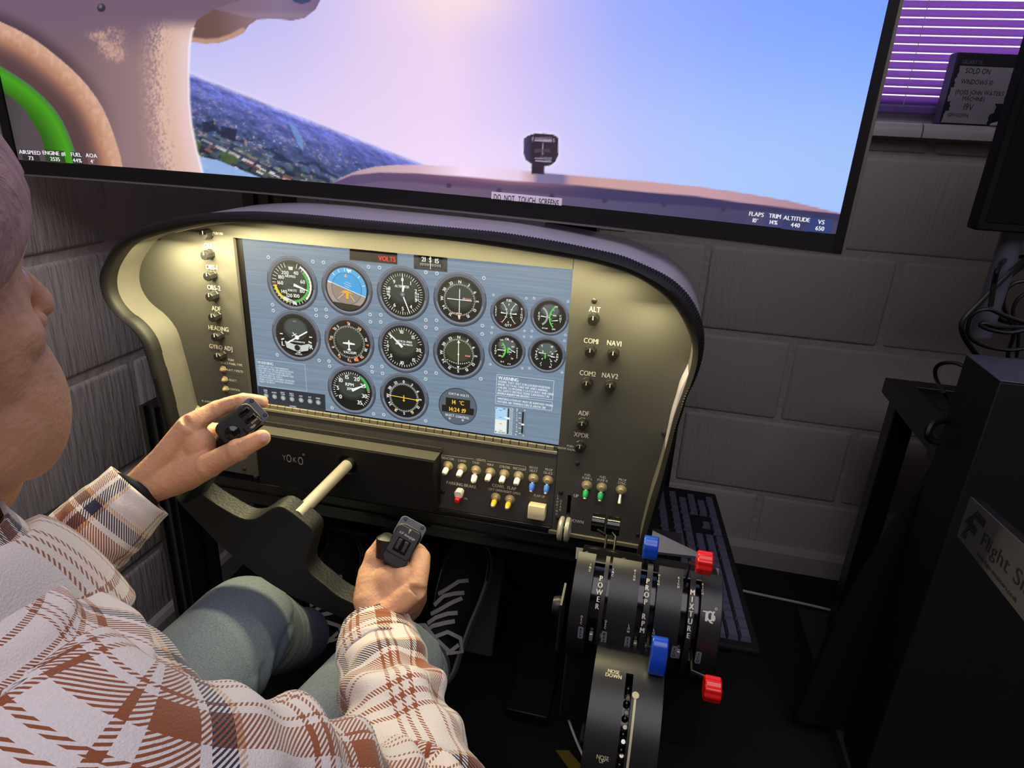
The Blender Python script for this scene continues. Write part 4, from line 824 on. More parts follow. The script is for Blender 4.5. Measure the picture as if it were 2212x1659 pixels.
for i, s_ in enumerate(('WINTERIZATION KIT MUST BE REMOVED WHEN', 'OUTSIDE AIR TEMPERATURE IS ABOVE 20F')): a.txt(s_, p[0], p[1] - i * .0046, .0031, (222, 230, 236), 5, align='l', sq=.97)
a.done('winter_notice')
a = Art(); quadp(a, [(552, 837), (697.7, 856), (699, 893), (553, 871)], (40, 46, 58), 4)
for (u, v), s_ in zip(((569.8, 858), (588, 860), (606.7, 863), (626, 865.5), (645.7, 867.7), (665, 870), (683, 872.7)), ('DME TAS', 'AUDIO', 'NAV COM1', 'NAV COM2', 'ADF', 'A/P', 'XPDR')):
    p = pz(u, v); a.disc(*p, .0041, (150, 160, 164), 5, 20).disc(*p, .0032, (96, 108, 108), 6, 20).disc(*p, .0026, (176, 190, 178), 7, 20)
    for i, wd in enumerate(s_.split()): a.txt(wd, p[0], p[1] + .0078 - i * .003 + (.0015 if len(s_.split()) == 2 else -.001), .0023, (210, 216, 222), 7)
p = pz(628, 881); a.txt('AVIONICS', p[0], p[1], .0022, (206, 212, 220), 7); a.done('avionics_strip')
a = Art(); quadp(a, [(1067.4, 882), (1107, 886), (1103.7, 944.5), (1065, 940.5)], (150, 168, 184), 4); quadp(a, [(1068, 883), (1093, 885.5), (1092, 912), (1067.5, 909)], (168, 212, 244), 5); quadp(a, [(1067.5, 909), (1092, 912), (1090.5, 942), (1066, 939)], (232, 238, 232), 5); quadp(a, [(1095, 886), (1098, 886.5), (1096, 941), (1093, 941)], (34, 40, 46), 6); quadp(a, [(1085, 903), (1099, 906), (1099, 910), (1092, 909)], (244, 248, 250), 8)
for q in (890, 905, 919, 934): b = pz(1079, q); a.line(b[0] - .002, b[1], b[0] + .002, b[1], .0007, (60, 80, 100), 7)
b = pz(1087, 887); a.txt('UP', b[0], b[1], .0026, (70, 90, 110), 7); b = pz(1081, 938); a.txt('DOWN', b[0], b[1], .0026, (70, 90, 110), 7)
for q in ((1103, 887), (1100, 940), (1070, 885), (1068.5, 936)): a.disc(*pz(*q), .0019, (196, 206, 214), 7, 12).disc(*pz(*q), .0009, (60, 70, 80), 8, 10)
a.done('flap_indicator')
a = Art(); quadp(a, [(1111, 885.6), (1134.7, 889), (1131.6, 947), (1110, 944.5)], (112, 128, 144), 4); quadp(a, [(1126, 893), (1130, 893.5), (1127.5, 940), (1123.5, 940)], (30, 34, 38), 5); quadp(a, [(1124, 918.5), (1130.5, 919.5), (1130.5, 923), (1124, 922.5)], (240, 244, 246), 7)
for q in (896, 907, 918, 929, 940): b = pz(1121, q); a.line(b[0] - .0018, b[1], b[0] + .0018, b[1], .0008, WHT, 6)
for i, ch in enumerate('PITCHTRIM'): b = pz(1114.6 - i * .1, 892 + i * 5 + (4 if i > 4 else 0)); a.txt(ch, b[0], b[1], .0022, WHT, 6)
for q in ((1115, 888), (1131.5, 890.5), (1112, 942.5), (1128.5, 945)): a.disc(*pz(*q), .0014, (180, 192, 204), 6, 10)
a.done('trim_indicator')
# ---------------- knobs, switches, screws and printing on the metal
YQ = YP - .001
knob_me = MB(); knob_me.lathe((0, 0, 0), (0, -1, 0), [(.0078, 0), (.0078, .0012), (.0072, .002), (.0070, .0125), (.0062, .0138), (.0030, .0139)], 18, flute=.07); knob_me.box((-.0006, -.0143, .001), (.0006, -.0139, .0062), mi=1)
km = knob_me.mesh('knob', [M_black, M_white], 30)
LK = [(452, 505), (454, 549), (460, 594), (464.5, 638), (470, 682), (476, 724), (481, 766)]; RK = [(1283, 687), (1276.5, 756), (1325.5, 762), (1268.5, 826), (1319, 831), (1259, 912), (1254.5, 961)]
for p in LK + RK: q = at(*p, YQ); link('knob', km, ip, M=T(q.x, YQ, q.z))
print_mb = MB(); UX, UZ = Vector((1, 0, 0)), Vector((0, 0, 1))
def lab(s_, px, py, h, y=YQ - .0003, bold=.024, sq=1.): p = at(px, py, YP); m_ = MB(); text(m_, s_, (p.x, y, p.z - h / 2), UX, UZ, h, bold=bold, squeeze=sq); m_.build('panel_lettering', M_white, ip, smooth=None)
for s_, px, py in (('QNH', 453, 531), ('OBS-1', 458, 577), ('OBS-2', 463, 621), ('ADF', 468, 666), ('HEADING', 473, 709), ('GYRO ADJ', 478, 750), ('ALT', 1285, 668), ('COM1', 1277, 736), ('NAV1', 1327, 741), ('COM2', 1270, 806), ('NAV2', 1318, 811), ('ADF', 1261, 892), ('XPDR', 1256, 939)): lab(s_, px, py, .0068)
for s_, px, py in (('PUSH FID', 472, 504), ('PUSH', 500, 777), ('SELECT PANEL TYPE', 501, 785.5), ('O.A.T. / VOLTS', 508, 800), ('SELECT', 504, 821), ('CONTROL', 508, 841), ('M. AVIONICS', 451, 867), ('ON', 451, 875), ('PUSH', 1232, 963), ('SHOW RADIOS', 1226, 969)): lab(s_, px, py, .0033, bold=.02, sq=1.02)
for s_, px, py in (('LIGHTS', 1039.5, 993), ('BEACON', 968.5, 989.5), ('LAND', 999, 994.3), ('TAXI', 1028, 998.6), ('NAV', 1060, 1003), ('STROBE', 1091, 1008), ('RECOGN', 1122, 1012), ('PITOT', 1153.5, 1010), ('HEAT', 1153, 1016.5), ('PROP', 1186, 1014), ('DE-ICE', 1184.5, 1021), ('LEFT OPEN', 1071, 1057.5), ('RIGHT OPEN', 1106, 1063), ('FLAP UP', 1165.6, 1070.5), ('PARK ON', 996.5, 1074.5), ('FUEL', 1270, 1025.5), ('PUMP-L', 1269, 1032.5), ('FUEL', 1303, 1030), ('PUMP-R', 1302, 1037), ('PROP', 1345, 1036), ('SYNC', 1344, 1043)): lab(s_, px, py, .0039, bold=.02, sq=.97)
for s_, px, py in (('PARKING BRAKE', 997, 1046), ('COWL  FLAP', 1089.5, 1051), ('UP', 1245, 1070), ('DOWN', 1246, 1125)): lab(s_, px, py, .0052, bold=.035)
for i, ch in enumerate('LANDING'): lab(ch, 1205.5 - i * .5, 1069.5 + i * 6.6, .0036)
for i, ch in enumerate('GEAR'): lab(ch, 1212 - i * .5, 1081 + i * 6.4, .0036)
def pline(p, q, w_=.0006):
    A_, B2 = at(*p, YP), at(*q, YP); d = (B2 - A_).normalized(); n = Vector((-d.z, 0, d.x)) * w_ / 2; y = YQ - .0003
    print_mb.add([(v.x, y, v.z) for v in (A_ + n, A_ - n, B2 - n, B2 + n)], [(0, 1, 2, 3)])
for p, q in (((954.5, 989.5), (954.5, 982)), ((954.5, 982), (1024.6, 991)), ((1053, 995), (1136, 1007)), ((1136, 1007), (1136, 1014))): pline(p, q)
print_mb.build('bracket_line', M_white, ip, smooth=None)
scr_me = MB().lathe((0, 0, 0), (0, -1, 0), [(.0036, 0), (.0034, .0012), (.0022, .0022), (.0006, .0024)], 12).mesh('screw', M_satin, 40)
for p in ((344, 514), (356, 800), (1284, 649), (1247.5, 1000), (1434, 935), (957, 1061), (1212, 1063), (1206, 1118), (1378, 1154), (529, 1012), (553, 1030)):
    q = at(*p, YP); link('screw', scr_me, ip, M=T(q.x, YQ, q.z))
nut_me = MB().lathe((0, 0, 0), (0, -1, 0), [(.0076, 0), (.0076, .001), (.0058, .0012), (.0058, .0030), (.0044, .0034), (.0040, .0068), (.0028, .0070)], 18).mesh('switch_nut', M_brass, 25)
def lever_mesh(nm, m, ang, L0, prof):
    d = Vector((0, -math.cos(ang), -math.sin(ang))); return MB().lathe(d * L0, d, prof, 14).mesh(nm, m, 45)
def toggle(px, py, cap, ang, dx=0.):
    q = at(px, py, YP); M_ = T(q.x, YQ, q.z); root = link('toggle_switch', nut_me, ip, M=M_)
    a_ = math.radians(ang); R_ = M_ @ Matrix.Rotation(dx, 4, 'Z')
    link('switch_lever', lever_mesh('switch_lever', M_chrome, a_, .004, [(.0018, 0), (.0020, .008), (.0026, .0145), (.0022, .017), (.0008, .0175)]), root, M=R_)
    if cap: link('lever_cap', lever_mesh('lever_cap', cap, a_, .0085, [(.0030, 0), (.0042, .0012), (.0040, .006), (.0030, .0105), (.0014, .0122)] if cap not in (M_cap,) else [(.0036, 0), (.0044, .001), (.0043, .0085), (.0034, .0112), (.0014, .0122)]), root, M=R_, label={M_cap: 'white rubber lever cap', M_bluecap: 'blue lever cap', M_green: 'green lever cap', M_yellow: 'yellow lever cap'}[cap])
for p in ((968.6, 1005), (999, 1010), (1060, 1019), (1090, 1023), (1121, 1027)): toggle(*p, M_cap, 10)
toggle(1029, 1014.5, M_cap, 42)
for p in ((1152.7, 1032), (1184, 1036)): toggle(*p, M_bluecap, 44)
for p in ((1268, 1047), (1300, 1051.7)): toggle(*p, M_green, 44)
for p in ((1071.6, 1073), (1102, 1077.5)): toggle(*p, M_yellow, 14)
toggle(1342, 1057, None, 44); toggle(427, 884, None, 20)
mini = MB().lathe((0, 0, 0), (0, -1, 0), [(.0052, 0), (.0052, .0022), (.0034, .0026), (.0032, .005), (.0024, .0052), (.0022, .0075), (.0008, .008)], 6).mesh('push_button', M_brass, 20)
for p in ((484, 796), (487.5, 818.5), (489.5, 838.5)): q = at(*p, YP); link('push_button', mini, ip, M=T(q.x, YQ, q.z))
# parking brake: white guard with a red lever
q = at(995, 1062, YP); pbk = MB().prism([(q.x + a, YQ, q.z + b) for a, b in ((-.006, -.004), (-.0065, .004), (-.004, .0078), (.004, .0078), (.0065, .004), (.006, -.004))], (0, -.012, 0)).build('brake_switch', M_cap, ip, bevel=.0015)
MB().box((q.x - .0035, YQ - .019, q.z - .0085), (q.x + .0035, YQ - .004, q.z - .002)).build('brake_lever', M_red, pbk, bevel=.001, label='red lever under the white guard')
# flap switch: cream paddle
q = at(1163, 1096, YP); fx = .0125
fp = MB().prism([(q.x - fx, YQ - a, q.z + b) for a, b in ((0, .009), (.008, .012), (.0165, .0125), (.0185, .002), (.0172, -.0105), (.006, -.0125), (0, -.008))][::-1], (2 * fx, 0, 0)).build('flap_switch', M_cream, ip, bevel=.0012)
# undercarriage lever ending in a little wheel
q = at(1219, 1143, YP - .045); gy = YP - .045
gl = MB().tube([(slot_x, YP + .004, sB[1] + .004), (slot_x, YP - .02, sB[1] - .004), (q.x, gy, q.z)], .003, 8).build('gear_lever', M_satin, ip)
for s_ in (-1, 1): MB().lathe((q.x + s_ * .0009, gy, q.z), (s_, 0, 0), [(.012, 0), (.0165, .0006), (.0178, .0028), (.0170, .0058), (.0130, .0078), (.006, .0082), (.005, .007)], 28).build('gear_wheel', M_pewter, gl)
MB().lathe((q.x - .0012, gy, q.z), (1, 0, 0), [(.006, 0), (.006, .0024)], 16).build('wheel_hub', M_gloss, gl)
# right-hand lip and lower rail of the panel box
MB().box((bx1 + .004, YP - .002, zb_mid - .006), (xr - .001, YP + .01, zb_mid - .0005)).build('lower_lip', M_satin, ip, bevel=.0008)
MB().box((xr - .004, YP - .004, zb_r - .007), (right_loop[-3][0] + .004, YP + .012, zb_r - .0006)).build('lower_lip', mat('worn_edge', (132, 124, 104), .4, metal=.3), ip, bevel=.0008)
# ------------------------------------------------------------------ control yoke in its black box
YB2 = .80
yk = thing('control_yoke', 'black control yoke on a polished shaft, turned to the right', 'yoke', (-.418, .66, .69))
zt, zbb = at(938, 997, YB2).z, at(938, 1110, YB2).z; xa, xb_ = at(556, 1000, YB2).x, at(938, 1040, YB2).x
MB().box((xa, YB2, zbb), (xb_, .836, zt)).build('yoke_box', M_matte, yk, bevel=.002)
MB().box((xa, YB2 + .001, zt + .0002), (xb_, YP - .002, zt + .0012)).build('box_lid', mat('lid_paint', (66, 64, 58), .5), yk, smooth=None)
MB().box((xa, YP - .004, zt + .0013), (xb_ + .002, YP + .02, zt + .008)).build('foam_strip', mat('foam', (44, 38, 38), .95, bump=(500, 1., (1, 1, 1))), yk, smooth=None)
lo = MB(); q = at(612, 1000, YB2)
def yl_(s_, px, py, h, sq=1.): p = at(px, py, YB2); text(lo, s_, (p.x, YB2 - .0004, p.z - h / 2), UX, UZ, h, squeeze=sq, bold=-0.0)
yl_('Y', 614, 988, .0085, 1.); yl_('O', 624.5, 990, .0135, .72); yl_('K', 637, 993, .0085, 1.); yl_('O', 649.5, 995.5, .0135, .72); yl_('\u00b0', 656, 987, .012)
lo.build('box_lettering', mat('grey_lettering', (150, 150, 146), .6), yk, smooth=None)
MB().box((at(618, 1050, YB2).x, YB2 - .0005, at(618, 1056, YB2).z), (at(656, 1050, YB2).x, YB2 + .001, at(618, 1048, YB2).z)).build('vent_slot', M_gloss, yk, smooth=None)
sc = Vector((-.418, 0, .690))
sh = MB(); sh.tube([(sc.x, .81, sc.z), (sc.x, .655, sc.z)], .0088, 24); sh.build('shaft', M_chrome, yk)
MB().lathe((sc.x, .803, sc.z), (0, -1, 0), [(.016, 0), (.016, .0035), (.0135, .004), (.0095, .0042)], 28).build('shaft_collar', M_gloss, yk)
YK = .648
yo = [(376, 1076), (382, 1082), (469, 1173), (499, 1199), (559, 1245), (619, 1283), (670, 1306), (720, 1328), (758, 1341), (790, 1345), (800, 1322), (764, 1304), (730, 1287), (698, 1261), (674, 1241), (662, 1222), (668, 1192), (676, 1163), (673, 1143), (648, 1121), (625, 1104), (605, 1094), (585, 1099), (569, 1110), (549, 1121), (525, 1121), (499, 1109), (461, 1086), (428, 1062), (404, 1040), (386, 1046)]
yp = sm(yo + [yo[0]], 110)[:-1]
MB().prism([tuple(at(a, b, YK)) for a, b in yp], (0, .030, 0)).build('yoke_body', mat('soft_black', (24, 24, 25), .48, spec=.5, bump=(260, .12, (1, 1, 1))), yk, smooth=60, bevel=.0085)
for m_ in yk.children:
    if m_.name.startswith('yoke_body'): m_.modifiers[0].segments = 4; m_.modifiers[0].angle_limit = math.radians(50)
GL0, GL1 = at(408, 1066, .662), at(522, 920, .628)
GR0, GR1 = at(782, 1326, .662), at(866, 1192, .632)
def grip(a, b): d = b - a; return MB().tube([a + d * t for t in (0, .12, .3, .5, .7, .86, .97)], [(.015, .017), (.0165, .019), (.0155, .018), (.0165, .019), (.016, .0185), (.017, .02), (.013, .015)], 18)
grip(GL0, GL1).build('grip', M_black, yk); grip(GR0, GR1).build('grip', M_black, yk)
def pod(px, py, Y, ax, ay, L, W_, nm, left):
    O = at(px, py, Y); A_ = (at(px + ax, py + ay, Y) - O).normalized(); N = (Vector((0, 0, EYE)) - O).normalized(); A_ = (A_ - N * A_.dot(N)).normalized(); B_ = N.cross(A_)
    F = Matrix((A_, B_, N)).transposed().to_4x4(); F.translation = O
    P = lambda x, y, z: F @ Vector((x, y, z))
    def rr(x0, x1, y0, y1, r, n=5):
        o = []
        for cx_, cy_, a0 in ((x1 - r, y1 - r, 0), (x0 + r, y1 - r, 90), (x0 + r, y0 + r, 180), (x1 - r, y0 + r, 270)): o += [(cx_ + r * math.cos(math.radians(a0 + 90 * i / n)), cy_ + r * math.sin(math.radians(a0 + 90 * i / n))) for i in range(n + 1)]
        return o
    body = MB().prism([P(x, y, -.030) for x, y in rr(-L * .5, L * .42, -W_ / 2, W_ / 2, .009)], P(0, 0, .034) - P(0, 0, 0)).build('button_pod', M_black, yk, bevel=.002)
    MB().prism([P(x, y, -.010) for x, y in rr(L * .05, L * .56, -W_ / 2 - .0012, W_ / 2 + .0012, .006)], P(0, 0, .004) - P(0, 0, 0)).build('pod_flange', M_bluegrey, body, bevel=.0008)
    for y in (-W_ * .36, W_ * .36): MB().lathe(P(L * .50, y, -.0062), N, [(.0024, 0), (.0024, .0006), (.0012, .0007), (.0011, .0001)], 14).build('flange_screw', M_satin, body)
    if left:
        for s_ in (-1, 1): MB().box((L * .10, W_ * (.06 + .17 * s_) - .0028, .004), (L * .34, W_ * (.06 + .17 * s_) + .0028, .0095), M=F).build('rocker', M_gloss, body, bevel=.0012)
        MB().prism([P(x, y, .004) for x, y in rr(-.002, L * .36, -W_ * .46, -W_ * .20, .0015)], N * .006).build('trim_block', M_black, body, bevel=.0012)
        MB().lathe(P(-L * .24, -W_ * .08, .003), N, [(.0075, 0), (.008, .002), (.0062, .005), (.0078, .0075), (.0072, .0092), (.0030, .0104)], 20).build('hat_switch', M_gloss, body)
        t_ = MB(); text(t_, 'TRIM', P(L * .14, -W_ * .44, .0104), A_, B_, .0026); text(t_, 'DOWN', P(L * .24, -W_ * .30, .0104), A_, B_, .002); t_.build('pod_lettering', M_white, body, smooth=None)
    else:
        MB().prism([P(x, y, .004) for x, y in rr(-L * .28, L * .36, -W_ * .47, W_ * .47, .004)], N * .003).build('pod_cover', M_black, body, bevel=.001)
        MB().box((-L * .20, -W_ * .26, .0066), (L * .10, W_ * .26, .0076), M=F).build('rocker_well', M_gloss, body, smooth=None)
        for s_ in (-1, 1): MB().box((-L * .16, W_ * .13 * s_ - .0026, .007), (L * .08, W_ * .13 * s_ + .0026, .0125), M=F).build('rocker', M_satin, body, bevel=.0012)
        t_ = MB(); tu, tv_ = -B_, A_; text(t_, 'A/P disengage', P(L * .17, 0, .0074), tu, tv_, .0029); pts_ = [(L * .25, -.0004), (L * .25, .0004), (L * .33, .0004), (L * .33, -.0004)]; t_.add([P(x, y, .0074) for x, y in pts_], [(0, 1, 2, 3)]); t_.add([P(x, y, .0074) for x, y in ((L * .31, -.0016), (L * .31, .0016), (L * .355, 0))], [(0, 1, 2)]); t_.build('pod_lettering', M_white, body, smooth=None)
        MB().tube([P(-L * .42, W_ * .34, -.012), P(-L * .05, W_ * .62, -.006), P(L * .02, W_ * .66, -.004)], [.011, .0125, .006], 16).build('thumb_rest', M_black, body)
    return body
pod(519, 914, .606, 60, -50, .053, .031, 'left', True)
pod(870, 1175, .606, 45, -82, .054, .0315, 'right', False)

# ------------------------------------------------------------------ throttle quadrant
def drum_hit(px, py, yc, zc, r):
    d = Vector(RW @ np.array([px - CX, py - CY, FPX])).normalized(); o = Vector((0, 0, EYE)); a = d.y ** 2 + d.z ** 2; b = 2 * (d.y * (o.y - yc) + d.z * (o.z - zc)); c = (o.y - yc) ** 2 + (o.z - zc) ** 2 - r * r
    t = (-b - math.sqrt(max(0, b * b - 4 * a * c))) / (2 * a); p = o + d * t; return p, math.atan2(p.z - zc, yc - p.y)      # angle up from the viewer side
DY, DZ, DR = .66, .65, .07
tq = thing('throttle_quadrant', 'black six lever throttle quadrant with blue and red knobs below the panel', 'throttle quadrant', (.02, DY, DZ))
def arc_strip(x0, x1, yc, zc, r, a0, a1, th, n=28):
    mb = MB(); A_ = [a0 + (a1 - a0) * i / n for i in range(n + 1)]
    sec = [(yc - q * math.cos(a), zc + q * math.sin(a)) for q, aa in ((r, A_), (r - th, A_[::-1])) for a in aa]
    return mb.prism([(x0, y, z) for y, z in sec], (x1 - x0, 0, 0))
def dx_(px, py): return drum_hit(px, py, DY, DZ, DR)[0].x
A0, A1 = math.radians(-70), math.radians(80)
segs = [(1234, 1274, 'drum_cover'), (1296.5, 1305.5, 'power_strip'), (1312, 1376, 'drum_cover'), (1390, 1402.5, 'propeller_strip'), (1415, 1470, 'drum_cover'), (1486, 1498.5, 'mixture_strip'), (1512, 1557, 'drum_cover')]
ymid = lambda px: 1288 + (px - 1240) * .175
for a, b, nm in segs: arc_strip(dx_(a, ymid(a)), dx_(b, ymid(b)), DY, DZ, DR, A0, A1, .003).build(nm, M_satin, tq, smooth=25)
xq0, xq1 = dx_(1236, 1288), dx_(1556, 1343)
MB().tube([(xq0 + .002, DY, DZ), (xq1 - .002, DY, DZ)], DR - .012, 40).build('lever_core', M_gloss, tq)
for xx in (xq0 - .0015, xq1 - .0005): arc_strip(xx, xx + .002, DY, DZ, DR - .0005, A0, A1, DR - .002, 20).build('side_plate', M_matte, tq, smooth=None)
MB().box((xq0 - .002, DY - .045, DZ - .16), (xq1 + .002, DY + .06, DZ - .03)).build('housing', M_matte, tq, bevel=.003)
for px in (1286, 1309, 1383, 1408, 1478, 1505):                       # friction springs seen inside the slots
    x = dx_(px, ymid(px)); MB().box((x - .0022, DY - DR + .006, DZ - .012), (x + .0022, DY - DR + .012, DZ - .002)).build('lever_stop', M_chrome, tq, bevel=.0008)
q0 = at(1215, 1325, DY - .03); MB().prism([(q0.x - .002, q0.y + a, q0.z + b) for a, b in ((-.02, .028), (.012, .035), (.02, -.03), (-.022, -.042), (-.028, -.03))], (.0025, 0, 0)).build('side_bracket', M_satin, tq, smooth=None)
MB().lathe((q0.x - .002, q0.y, q0.z + .01), (-1, 0, 0), [(.011, 0), (.012, .004), (.010, .010), (.004, .011)], 18).build('friction_knob', M_black, tq)
# mounting plate and gusset
pt = [at(1245, 1182, .70), at(1243, 1207, .645), at(1551, 1262, .645), at(1553, 1228, .70)]
MB().prism(pt, (0, .003, -.003)).build('mount_plate', M_bluegrey, tq, smooth=None)
gp = [at(1410, 1146, .762), at(1402, 1190, .70), at(1506, 1202, .70), at(1506, 1192, .715)]
MB().prism(gp, (0, .001, -.004)).build('gusset_plate', mat('blue_grey_plate', (82, 84, 100), .5), tq, smooth=None)
for p in ((1268, 1197), (1348, 1211), (1444, 1231), (1492, 1240), (1528, 1247)): q = at(*p, .665); link('screw', scr_me, tq, M=T(q.x, q.y - .003, q.z + .002) @ Matrix.Rotation(math.radians(-35), 4, 'X'))
def lever(px, py, R_, fwd, slot_px, m, shape, nm, label=None):
    """arm from the drum slot out to a knob whose centre shows at px,py at radius R_ about the drum axis"""
    p = at(px, py, R_); an = math.atan2(p.z - DZ, DY - p.y); rx = dx_(slot_px, ymid(slot_px)); o = Vector((0, -math.cos(an), math.sin(an)))
    b = Vector((rx, DY, DZ)) + o * (DR - .014); c = Vector((rx, DY, DZ)) + o * (DR + .022); pe = p - o * .012
    lv = MB().tube([b, c, c.lerp(pe, .55) , pe], [(.0028, .0016)] * 4, 8, flat=tuple(o.cross(Vector((1, 0, 0))))).build('lever_arm', M_satin, tq)
    t_ = o.cross(Vector((1, 0, 0)))
    def K(u, v, x): return p + o * u + t_ * v + Vector((x, 0, 0))
    if shape == 'round':
        MB().tube([p + Vector((s_, 0, 0)) for s_ in (-.0088, -.0082, .0082, .0088)], [.0118, .0125, .0125, .0118], 28).build('lever_knob', m, lv, label=label)
    else:
        hw = .0084; n = 48; pr = []
        for i in range(n):
            a = 2 * PI * i / n
            if shape == 'block': r_ = .0128 * (1 + .14 * abs(math.cos(a)) ** 2) * (1 - .05 * (math.cos(6 * a) < -.4)); pr.append((r_ * math.cos(a) * 1.02, r_ * math.sin(a) * .92))
            elif shape == 'waist': r_ = .0205 - .0075 * abs(math.sin(a)) ** 3 + .0012 * math.cos(4 * a); pr.append((r_ * math.sin(a) * .86, r_ * math.cos(a) * .98))
            else: r_ = .0128 * (1 + .06 * math.cos(9 * a)); pr.append((r_ * math.cos(a), r_ * math.sin(a) * .92))
        if shape == 'waist': ev = Vector((0, 0, 0))
        MB().prism([K(u, v, -hw) for u, v in pr], (2 * hw, 0, 0)).build('lever_knob', m, lv, smooth=50, bevel=.0016, label=label)
    return lv
lever(1292.6, 1129, .765, True, 1286, M_gloss, 'round', 'power'); lever(1325, 1136, .765, True, 1309, M_gloss, 'round', 'power')
lever(1405, 1184, .665, True, 1383, M_blue, 'block', 'prop', 'blue knob pushed forward'); lever(1422, 1417, .56, False, 1408, M_blue, 'waist', 'prop', 'blue notched knob pulled back')
lever(1521, 1216, .635, True, 1478, M_red, 'lobed', 'mix', 'red fluted knob pushed forward'); lever(1538, 1488, .55, False, 1505, M_red, 'lobed', 'mix', 'red fluted knob pulled back')
dp = MB(); dlab = MB()
DT = [tq, 'M_white']
def dtext(mb, s_, px, py, h, yc=DY, zc=DZ, r=DR, vertical=False, step=1.35, **k):
    mb = MB(); p, an = drum_hit(px, py, yc, zc, r + .0004); V = lambda a: Vector((0, math.sin(a), math.cos(a))); P_ = lambda a: Vector((p.x, yc - (r + .0004) * math.cos(a), zc + (r + .0004) * math.sin(a)))
    if vertical:
        n = len(s_); da = h * step / r
        for i, ch in enumerate(s_): a = an + ((n - 1) / 2 - i) * da; text(mb, ch, P_(a) - V(a) * h / 2, UX, V(a), h, **k)
    else: text(mb, s_, p - V(an) * h / 2, UX, V(an), h, **k)
    mb.build('drum_lettering', M_white if DT[0] is tq else MATS['cream_print'], DT[0], smooth=None)
for s_, px, py in (('POWER', 1293.5, 1279), ('PROP RPM', 1393, 1308), ('MIXTURE', 1491.5, 1326)): dtext(dp, s_, px + 1, py, .0058, vertical=True, bold=.05, step=1.32)
for s_, px, py in (('INC', 1275, 1226), ('INC', 1324, 1236), ('HIGH', 1371, 1242), ('HIGH', 1423, 1252), ('RICH', 1466, 1258), ('RICH', 1518, 1272), ('DEC', 1256, 1339), ('DEC', 1308, 1349), ('LOW', 1358, 1358), ('LOW', 1412, 1368)): dtext(dp, s_, px, py, .0027, vertical=True, bold=.03)
p = drum_hit(1534, 1331, DY, DZ, DR + .0005)
for s_, px, w_ in (('T', 1526, 1.), ('Q', 1534, .8), ('6', 1541, .7)): dtext(dp, s_, px, 1331, .0105, bold=.05, squeeze=w_)
dtext(dp, '\u00b0', 1546, 1322, .009)
for s_, px, py in (('REV', 1254, 1367), ('REV', 1304.5, 1377), ('FTH', 1355, 1388), ('FTH', 1401, 1406), ('ICO', 1456, 1409), ('ICO', 1508, 1421)):
    yb_, zb_, rb = DY, DZ, DR + .0006; p, an = drum_hit(px, py, yb_, zb_, rb); o = Vector((0, -math.cos(an), math.sin(an))); V = Vector((0, math.sin(an), math.cos(an))); w_, h_ = .0030, .0078
    tab = MB().prism([p + UX * a * w_ + V * b * h_ for a, b in ((-1, -.85), (-.7, -1), (.7, -1), (1, -.85), (1, .85), (.7, 1), (-.7, 1), (-1, .85))], o * -.0004).build('detent_label', mat('grey_label', (112, 112, 122), .6), tq, smooth=None)
    t_ = MB(); [text(t_, ch, p + o * .0002 + V * ((1 - i) * .0046 - .0016), UX, V, .0033, bold=.06) for i, ch in enumerate(s_)]; t_.build('detent_letters', M_ink, tab, smooth=None)

# ------------------------------------------------------------------ trim wheel box
TY, TZ, TR = .565, .56, .09
tw = thing('trim_wheel', 'dark trim wheel drum with a beaded chain in its slot', 'trim wheel', (-.03, TY, TZ))
tx = lambda px, py: drum_hit(px, py, TY, TZ, TR)[0].x
T0, T1 = math.radians(-75), math.radians(125)
xa0, xa1, xa2, xa3 = tx(1277, 1500), tx(1347, 1512), tx(1363, 1515), tx(1430, 1520)
arc_strip(xa0, xa1, TY, TZ, TR, T0, T1, .004, 44).build('drum_half', M_satin, tw, smooth=25); arc_strip(xa2, xa3, TY, TZ, TR, T0, T1, .004, 44).build('drum_half', M_satin, tw, smooth=25)
arc_strip(xa1 - .0005, xa2 + .0005, TY, TZ, TR, math.radians(80), T1, .004, 10).build('slot_end', M_satin, tw, smooth=25)
for x in (xa0 - .001, xa3 - .001): arc_strip(x, x + .002, TY, TZ, TR - .0006, T0, T1, TR - .004, 36).build('side_plate', M_satin, tw, smooth=None)
MB().tube([(xa1 - .001, TY, TZ), (xa2 + .001, TY, TZ)], TR - .014, 48).build('wheel', M_gloss, tw)
MB().box((xa0, TY - .03, .10), (xa3, TY + .06, TZ - .03)).build('pedestal', M_matte, tw, bevel=.004)
MB().box((xa0 - .03, TY - .05, 0), (xa3 + .03, TY + .12, .10)).build('pedestal_foot', M_matte, tw, bevel=.004)
bead = MB().ball((0, 0, 0), .0036, 12, 8).mesh('bead', M_gloss, 60); barb = MB().tube([(0, 0, -.0045), (0, 0, .0045)], .0022, 10).mesh('link_bar', M_chrome, 40)
xc = (xa1 + xa2) / 2
for i in range(11):
    a = math.radians(72 - i * 10.4); link('bead', bead, tw, M=T(xc, TY - (TR - .010) * math.cos(a), TZ + (TR - .010) * math.sin(a)))
    a2 = a - math.radians(5.2); link('link_bar', barb, tw, M=T(xc + .001, TY - (TR - .0125) * math.cos(a2), TZ + (TR - .0125) * math.sin(a2)) @ Matrix.Rotation(-(PI / 2 - a2) + PI / 2 - 0 if False else (a2), 4, 'X'))
DT[0] = tw; tm = MB(); xl = tx(1371, 1520); arc_mb = arc_strip(xl - .0012, xl + .0012, TY, TZ, TR + .0004, math.radians(-50), math.radians(66), .0004, 30); arc_mb.build('index_line', mat('cream_print', (196, 188, 150), .6), tw, smooth=None)
